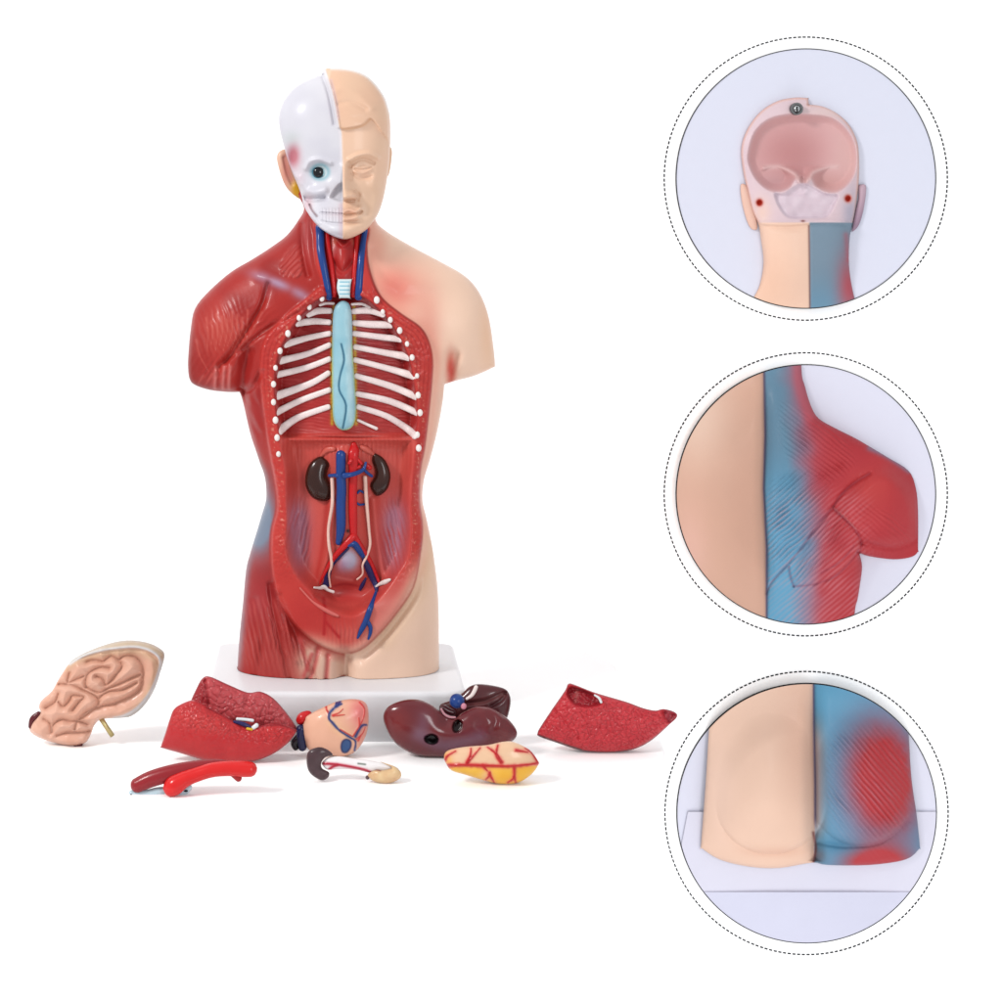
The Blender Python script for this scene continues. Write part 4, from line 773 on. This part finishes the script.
def b1_paint(F):
    U, V = F.U, F.V; A = paint0(F, (244, 206, 184)); A = mix(A, (240, 192, 164), .5*F.blob(770, 290, 30, 40))
    A = mix(A, (126, 148, 166), ss(808.5, 810.5, U)*ss(221, 223, V)); A = mix(A, (100, 150, 180), .6*ss(810, 812, U)*ss(260, 310, V)*ss(850, 830, U)); A = mix(A, (190, 84, 96), .95*F.blob(850, 285, 12, 30)*ss(223, 235, V)+.4*F.stroke([(846,235),(849,260)], 3))
    hd = ss(223.5, 221.5, V); A = mix(A, (226, 202, 210), hd*.95); A = mix(A, (232, 190, 182), hd*ss(3, 1, F.sd)); A = mix(A, (168, 168, 190), .6*hd*F.blob(850, 212, 8, 22)); A = mix(A, (244, 208, 190), .7*hd*F.blob(762, 212, 9, 14)); A = mix(A, (236, 206, 202), .7*hd*F.blob(830, 112, 30, 8))
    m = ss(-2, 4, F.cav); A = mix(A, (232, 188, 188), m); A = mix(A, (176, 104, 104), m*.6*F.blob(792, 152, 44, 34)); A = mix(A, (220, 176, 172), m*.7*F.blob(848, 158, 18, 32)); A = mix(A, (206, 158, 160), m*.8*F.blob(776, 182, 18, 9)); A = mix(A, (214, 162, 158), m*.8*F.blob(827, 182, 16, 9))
    A = mix(A, (230, 196, 194), .6*F.stroke(ridge, 2.6)); A = mix(A, (230, 212, 222), ss(-1, 1, F.low)); A = mix(A, (206, 182, 194), .5*ss(-1, 1, F.low)*vnoise(U, V, 5)); A = mix(A, (206, 160, 160), .7*F.blob(803, 180, 3, 2.6))
    for q in ((759.5, 202.6), (848, 198.5)): A = mix(A, (238, 214, 214), F.blob(*q, 5, 5)); A = mix(A, (176, 44, 28), np.clip(2*F.blob(*q, 2.8, 3), 0, 1))
    A = mix(A, (120, 60, 50), F.blob(803, 221, 2, .9)); A = mix(A, (120, 80, 80), .8*F.stroke([(809,226),(809.5,260),(810,320)], .8)); return np.clip(A, 0, 255)

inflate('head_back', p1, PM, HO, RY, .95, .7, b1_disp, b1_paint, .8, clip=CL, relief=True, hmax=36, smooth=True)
inflate('ear', p1, PM, cr(*Zq, [(70,640),(95,628),(122,660),(150,760),(180,880),(178,932),(140,925),(108,860),(78,740)]), RY-2, .9, .5, None, lambda F: paint0(F, (240, 198, 180)), .8)
inflate('ear', p1, PM, cr(*Zq, [(858,642),(880,630),(905,635),(910,675),(892,800),(862,900),(825,942),(815,930),(840,800),(858,720)]), RY-2, .9, .5, None, lambda F: mix(paint0(F, (200, 170, 184)), (170, 140, 160), ss(190, 225, F.V)), .8)
sc = disc('screw', p1, solid('screw_rim_dark', (50, 54, 58), .3, .3), 797, 108.8, RY-20, 6.2, 8, 4.0, 40)
ball('screw_head', sc, solid('screw_steel', (200, 206, 208), .25, 0, metal=1., bump=0), 797, 108.8, RY-20, 4.2, 2.5, 4.2, seg=20); tube('screw_slot', sc, ink, [(797,107),(797.2,113)], 1.0, RY-23)
# --- shoulder from behind
p2 = panel(806, 494.5, 'middle round wall panel with red and blue shoulder muscles seen from behind', (230, 230, 246)); CL = (806, 494.5, 129.2)
Z7 = (660, 345, .2994)
SO = cr(*Z7, [(470,-200),(472,70),(485,140),(505,205),(530,245),(580,275),(650,310),(710,345),(760,375),(830,420),(855,480),(862,560),(862,680),(862,690),(840,708),(780,716),(700,706),(668,695),(666,696),(675,740),(668,800),(660,850),(650,900),(640,1100),(600,1250),(-300,1250),(-420,600),(-300,0),(-100,-200)])
L2 = [([(700,430),(650,460),(610,495),(578,540)], 1.5, 4), ([(578,545),(620,585),(655,620),(672,660),(668,692)], 1.5, 4), ([(570,550),(520,610),(470,680),(420,740),(375,788),(355,830)], 1.3, 3), ([(430,740),(437,780),(447,806)], 1.1, 2.5), ([(447,806),(510,800),(580,775),(640,720),(665,680)], 1.3, 3), ([(540,760),(600,725),(650,670)], 1.1, 2)]
def b2_disp(F):
    U, V = F.U, F.V; d = F.z()
    for q, w, a in L2: d -= .8*a*F.vein(cr(*Z7, q), w*1.5, .4)
    d -= 4*F.stroke(cr(*Z7, [(345,0),(350,300),(345,480),(355,680),(355,960)]), 2)
    f = lambda pts, ang, per, sd_, a: a*F.fibre(math.radians(ang), per, sd_, .45, 14)*F.poly(cr(*Z7, pts), 7)
    d += f([(400,210),(480,230),(640,360),(560,450),(430,380)], 38, 4.2, 2, 3); d += f([(400,430),(560,440),(540,580),(400,740),(370,600)], -40, 4.2, 5, 3.4)
    d += f([(570,560),(660,640),(520,780),(450,790)], -52, 4.2, 7, 3.2); d += f([(590,560),(720,540),(850,660),(680,660)], 38, 4.4, 9, 2.6); d += f([(680,680),(850,690),(840,705),(700,700)], 90, 4, 4, 1.5); d += f([(500,800),(640,780),(640,900),(440,900)], -35, 4.6, 6, 2)
    d -= 5*F.stroke(cr(*Z7, [(672,660),(780,680),(862,650)]), 2.5); d += 13*F.poly(cr(*Z7, [(700,440),(780,430),(850,520),(850,640),(780,670),(690,650),(610,560)]), 10); d += 6*F.poly(cr(*Z7, [(570,560),(660,650),(650,720),(520,790),(450,790)]), 7); d -= 7*F.stroke(cr(*Z7, [(352,0),(350,300),(348,480),(355,680),(355,960)]), 7); return d
def b2_paint(F):
    U, V = F.U, F.V; A = paint0(F, (190, 58, 64)); A = mix(A, (172, 46, 56), .5*vnoise(U, V, 20)); A = mix(A, (196, 66, 62), .6*F.blob(872, 490, 24, 20))
    edge = np.interp(V, [360, 400, 430, 470, 500, 540, 580, 625], [790, 793, 797, 801, 806, 812, 806, 806]) + 8*(vnoise(U, V, 14, 9)-.5); bl = ss(19, -17, U-edge); A = mix(A, (168, 120, 146), .6*np.exp(-((U-edge)/17)**2)); tb = ss(430, 530, V)[..., None]; A = A*(1-bl[..., None]) + bl[..., None]*(np.array((104, 140, 164.))*(1-tb) + np.array((98, 166, 202.))*tb); A = mix(A, (196, 96, 110), .6*F.stroke(cr(*Z7, [(455,70),(465,150),(500,240)]), 5))
    A = mix(A, (226, 160, 168), .5*F.fibre(math.radians(-40), 4.2, 5, .45, 14)*ss(480, 500, V)*ss(880, 850, U)); A = mix(A, (130, 140, 170), .6*F.stroke(cr(*Z7, [(700,345),(760,372),(830,420)]), 3)); A = mix(A, (212, 130, 130), .7*F.stroke(cr(*Z7, [(582,545),(622,580),(655,615)]), .9))
    for q, w, a in L2: A = mix(A, (124, 50, 78), .3*F.vein(cr(*Z7, q), 1, .3))
    sx = 660 + .2994*np.interp((V-345)/.2994, [0, 300, 480, 680, 960], [345, 350, 345, 355, 355]); sk = ss(.7, -.7, U-sx)
    B = paint0(F, (222, 176, 154)); B = mix(B, (240, 206, 186), .9*F.blob(700, 420, 34, 50)); B = mix(B, (206, 158, 136), .5*F.blob(750, 520, 30, 90)); B = mix(B, (238, 188, 174), .6*F.blob(690, 560, 16, 50)); A = A*(1-sk[..., None]) + B*sk[..., None]  # skin painted in a shaded tone, the shading is in the colour
    A = mix(A, (84, 74, 100), .9*np.exp(-((U-sx-.4)/1.1)**2)); return np.clip(A, 0, 255)
inflate('shoulder_back', p2, PM, SO, RY, .75, .5, b2_disp, b2_paint, .7, clip=CL, relief=True, hmax=30)
# --- seat from behind
p3 = panel(806.8, 813.4, 'bottom round wall panel with blue and red buttock muscles above a white base', (228, 228, 244)); CL = (806.8, 813.4, 129.2)
Z8 = (660, 665, .2994)
BO = cr(*Z8, [(185,-250),(182,60),(165,200),(152,400),(137,600),(140,612),(200,650),(300,674),(400,678),(510,660),(560,668),(700,668),(820,650),(866,614),(868,605),(857,500),(840,380),(832,250),(822,60),(800,-250)])
inflate('base_top', p3, PM, cr(*Z8, [(93,490),(93,490),(950,490),(1010,490),(1010,762),(1010,762),(40,762),(40,762)]), RY, .0, .0, None, lambda F: paint0(F, (224, 222, 238)), 1., clip=CL, relief=True, hmax=30, smooth=False, lift=4.5)
inflate('base_front', p3, PM, cr(*Z8, [(40,758),(1010,758),(1010,1100),(40,1100)]), RY, .0, .0, None, lambda F: paint0(F, (216, 216, 236)), 1., clip=CL, relief=True, hmax=30, smooth=False, lift=7)  # front of the same white base, its shade put into a darker paint
def b3_disp(F):
    d = F.z(); 
    for cx, cy, a, b in ((771, 800, 56, 54), (862, 796, 52, 50)):
        g = np.clip(1 - ((F.U-cx)/a)**2 - ((F.V-cy)/np.where(F.V > cy, b, 88))**2, 0, 1); e = .4 + 1.2*ss(846, 786, F.V); d += 25*g**e
    d -= 12*F.stroke([(814,670),(814,760),(815,860)], 8)
    d -= 0*d; d -= 3*F.stroke(cr(*Z8, [(530,592),(620,605),(740,590),(830,520)]), 2.6); d -= 6*F.stroke(cr(*Z8, [(513,-50),(513,200),(517,400),(517,560),(512,662)]), 2.4)
    d += 3*F.fibre(math.radians(50), 4.4, 3, .3, 16)*F.poly(cr(*Z8, [(560,300),(640,220),(760,215),(830,300),(825,480),(760,570),(600,540)]), 7); d += 2*F.blob(814, 852, 8, 6); return d
def b3_paint(F):
    U, V = F.U, F.V; A = paint0(F, (92, 156, 190)); A = mix(A, (110, 176, 210), .6*F.blob(840, 705, 30, 16)); A = mix(A, (206, 178, 170), .85*np.exp(-((U-814)/10)**2)*ss(705, 750, V)*ss(852, 820, V)); A = mix(A, (160, 84, 108), .85*F.blob(880, 784, 38, 58, -.1)); A = mix(A, (180, 50, 56), np.clip(1.7*F.blob(884, 780, 31, 50, -.1)*(.9+.2*vnoise(U, V, 5, 2)), 0, 1)**1.3); A = mix(A, (184, 58, 64), np.clip(1.8*F.blob(878, 866, 30, 20), 0, 1))
    A = mix(A, (60, 124, 158), .6*F.blob(838, 846, 22, 8)); A = mix(A, (110, 80, 80), .6*F.blob(818, 856, 8, 9)); A = mix(A, (206, 170, 186), .45*F.fibre(math.radians(50), 4.4, 3, .3, 16)*F.blob(866, 785, 34, 44))
    sx = 660+.2994*np.interp((V-665)/.2994, [0, 200, 400, 560, 662], [512, 513, 517, 517, 513]); sk = ss(.7, -.7, U-sx); B = paint0(F, (238, 200, 178)); B = mix(B, (220, 174, 152), .6*F.blob(800, 740, 22, 70)); B = mix(B, (244, 208, 190), .5*F.blob(720, 790, 16, 50)); B = mix(B, (226, 176, 152), .5*F.blob(775, 852, 30, 5)); A = A*(1-sk[..., None]) + B*sk[..., None]  # low flat blob under the buttock: crease shade put into the skin colour
    A = mix(A, (72, 66, 96), .9*np.exp(-((U-sx-.3)/1.1)**2)*ss(835, 815, V)); A = mix(A, (120, 60, 60), .7*F.stroke(cr(*Z8, [(512,560),(520,610),(512,662)]), 1.4)); return np.clip(A, 0, 255)
inflate('buttocks', p3, PM, BO, RY-6, .95, .5, b3_disp, b3_paint, .8, clip=CL, relief=True, hmax=21)

# ================================================================== LIGHT AND CAMERA
W = bpy.data.worlds.new('World'); bpy.context.scene.world = W; W.use_nodes = True
bg = W.node_tree.nodes['Background']; bg.inputs[0].default_value = (.97, .985, 1., 1); bg.inputs[1].default_value = .78
def area(name, loc, tgt, size, power, colr=(1, 1, 1), sy=None):
    l = bpy.data.lights.new(name, 'AREA'); l.energy = power; l.color = colr; l.size = size
    if sy: l.shape = 'RECTANGLE'; l.size_y = sy
    o = bpy.data.objects.new(name, l); C.objects.link(o); o.location = loc
    import mathutils
    o.rotation_euler = (mathutils.Vector(tgt) - mathutils.Vector(loc)).to_track_quat('-Z', 'Y').to_euler(); return o
area('softbox_key', (-.95, -.72, .95), (.05, 0, .12), .26, 14, (1, .985, .965))
area('softbox_fill', (.6, -1.3, .35), (.05, 0, .05), .3, 5.5, (.97, .985, 1), .5)
area('added_wall_fill', (.2, -.2, -.42), (.2, .22, -.2), .6, 2.0)  # added lamp, unseen below the table, to brighten the wall
area('softbox_top', (.05, -.15, 1.15), (.05, .05, 0), .9, .7)
cd = bpy.data.cameras.new('camera'); cam = bpy.data.objects.new('camera', cd); C.objects.link(cam)
cam.location = (0, -D*S, H*S); cam.rotation_euler = (math.pi/2, 0, 0)
cd.sensor_width = 36; cd.lens = 36*D/1002.; cd.clip_end = 50; cd.clip_start = .02
cd.shift_x = (501-UP)/1002.; cd.shift_y = -(501-VP)/1002.
sc_ = bpy.context.scene; sc_.camera = cam
vs = sc_.view_settings; vs.view_transform = 'Standard'; vs.look = 'None'; vs.exposure = 0; vs.gamma = 1; vs.use_curve_mapping = False
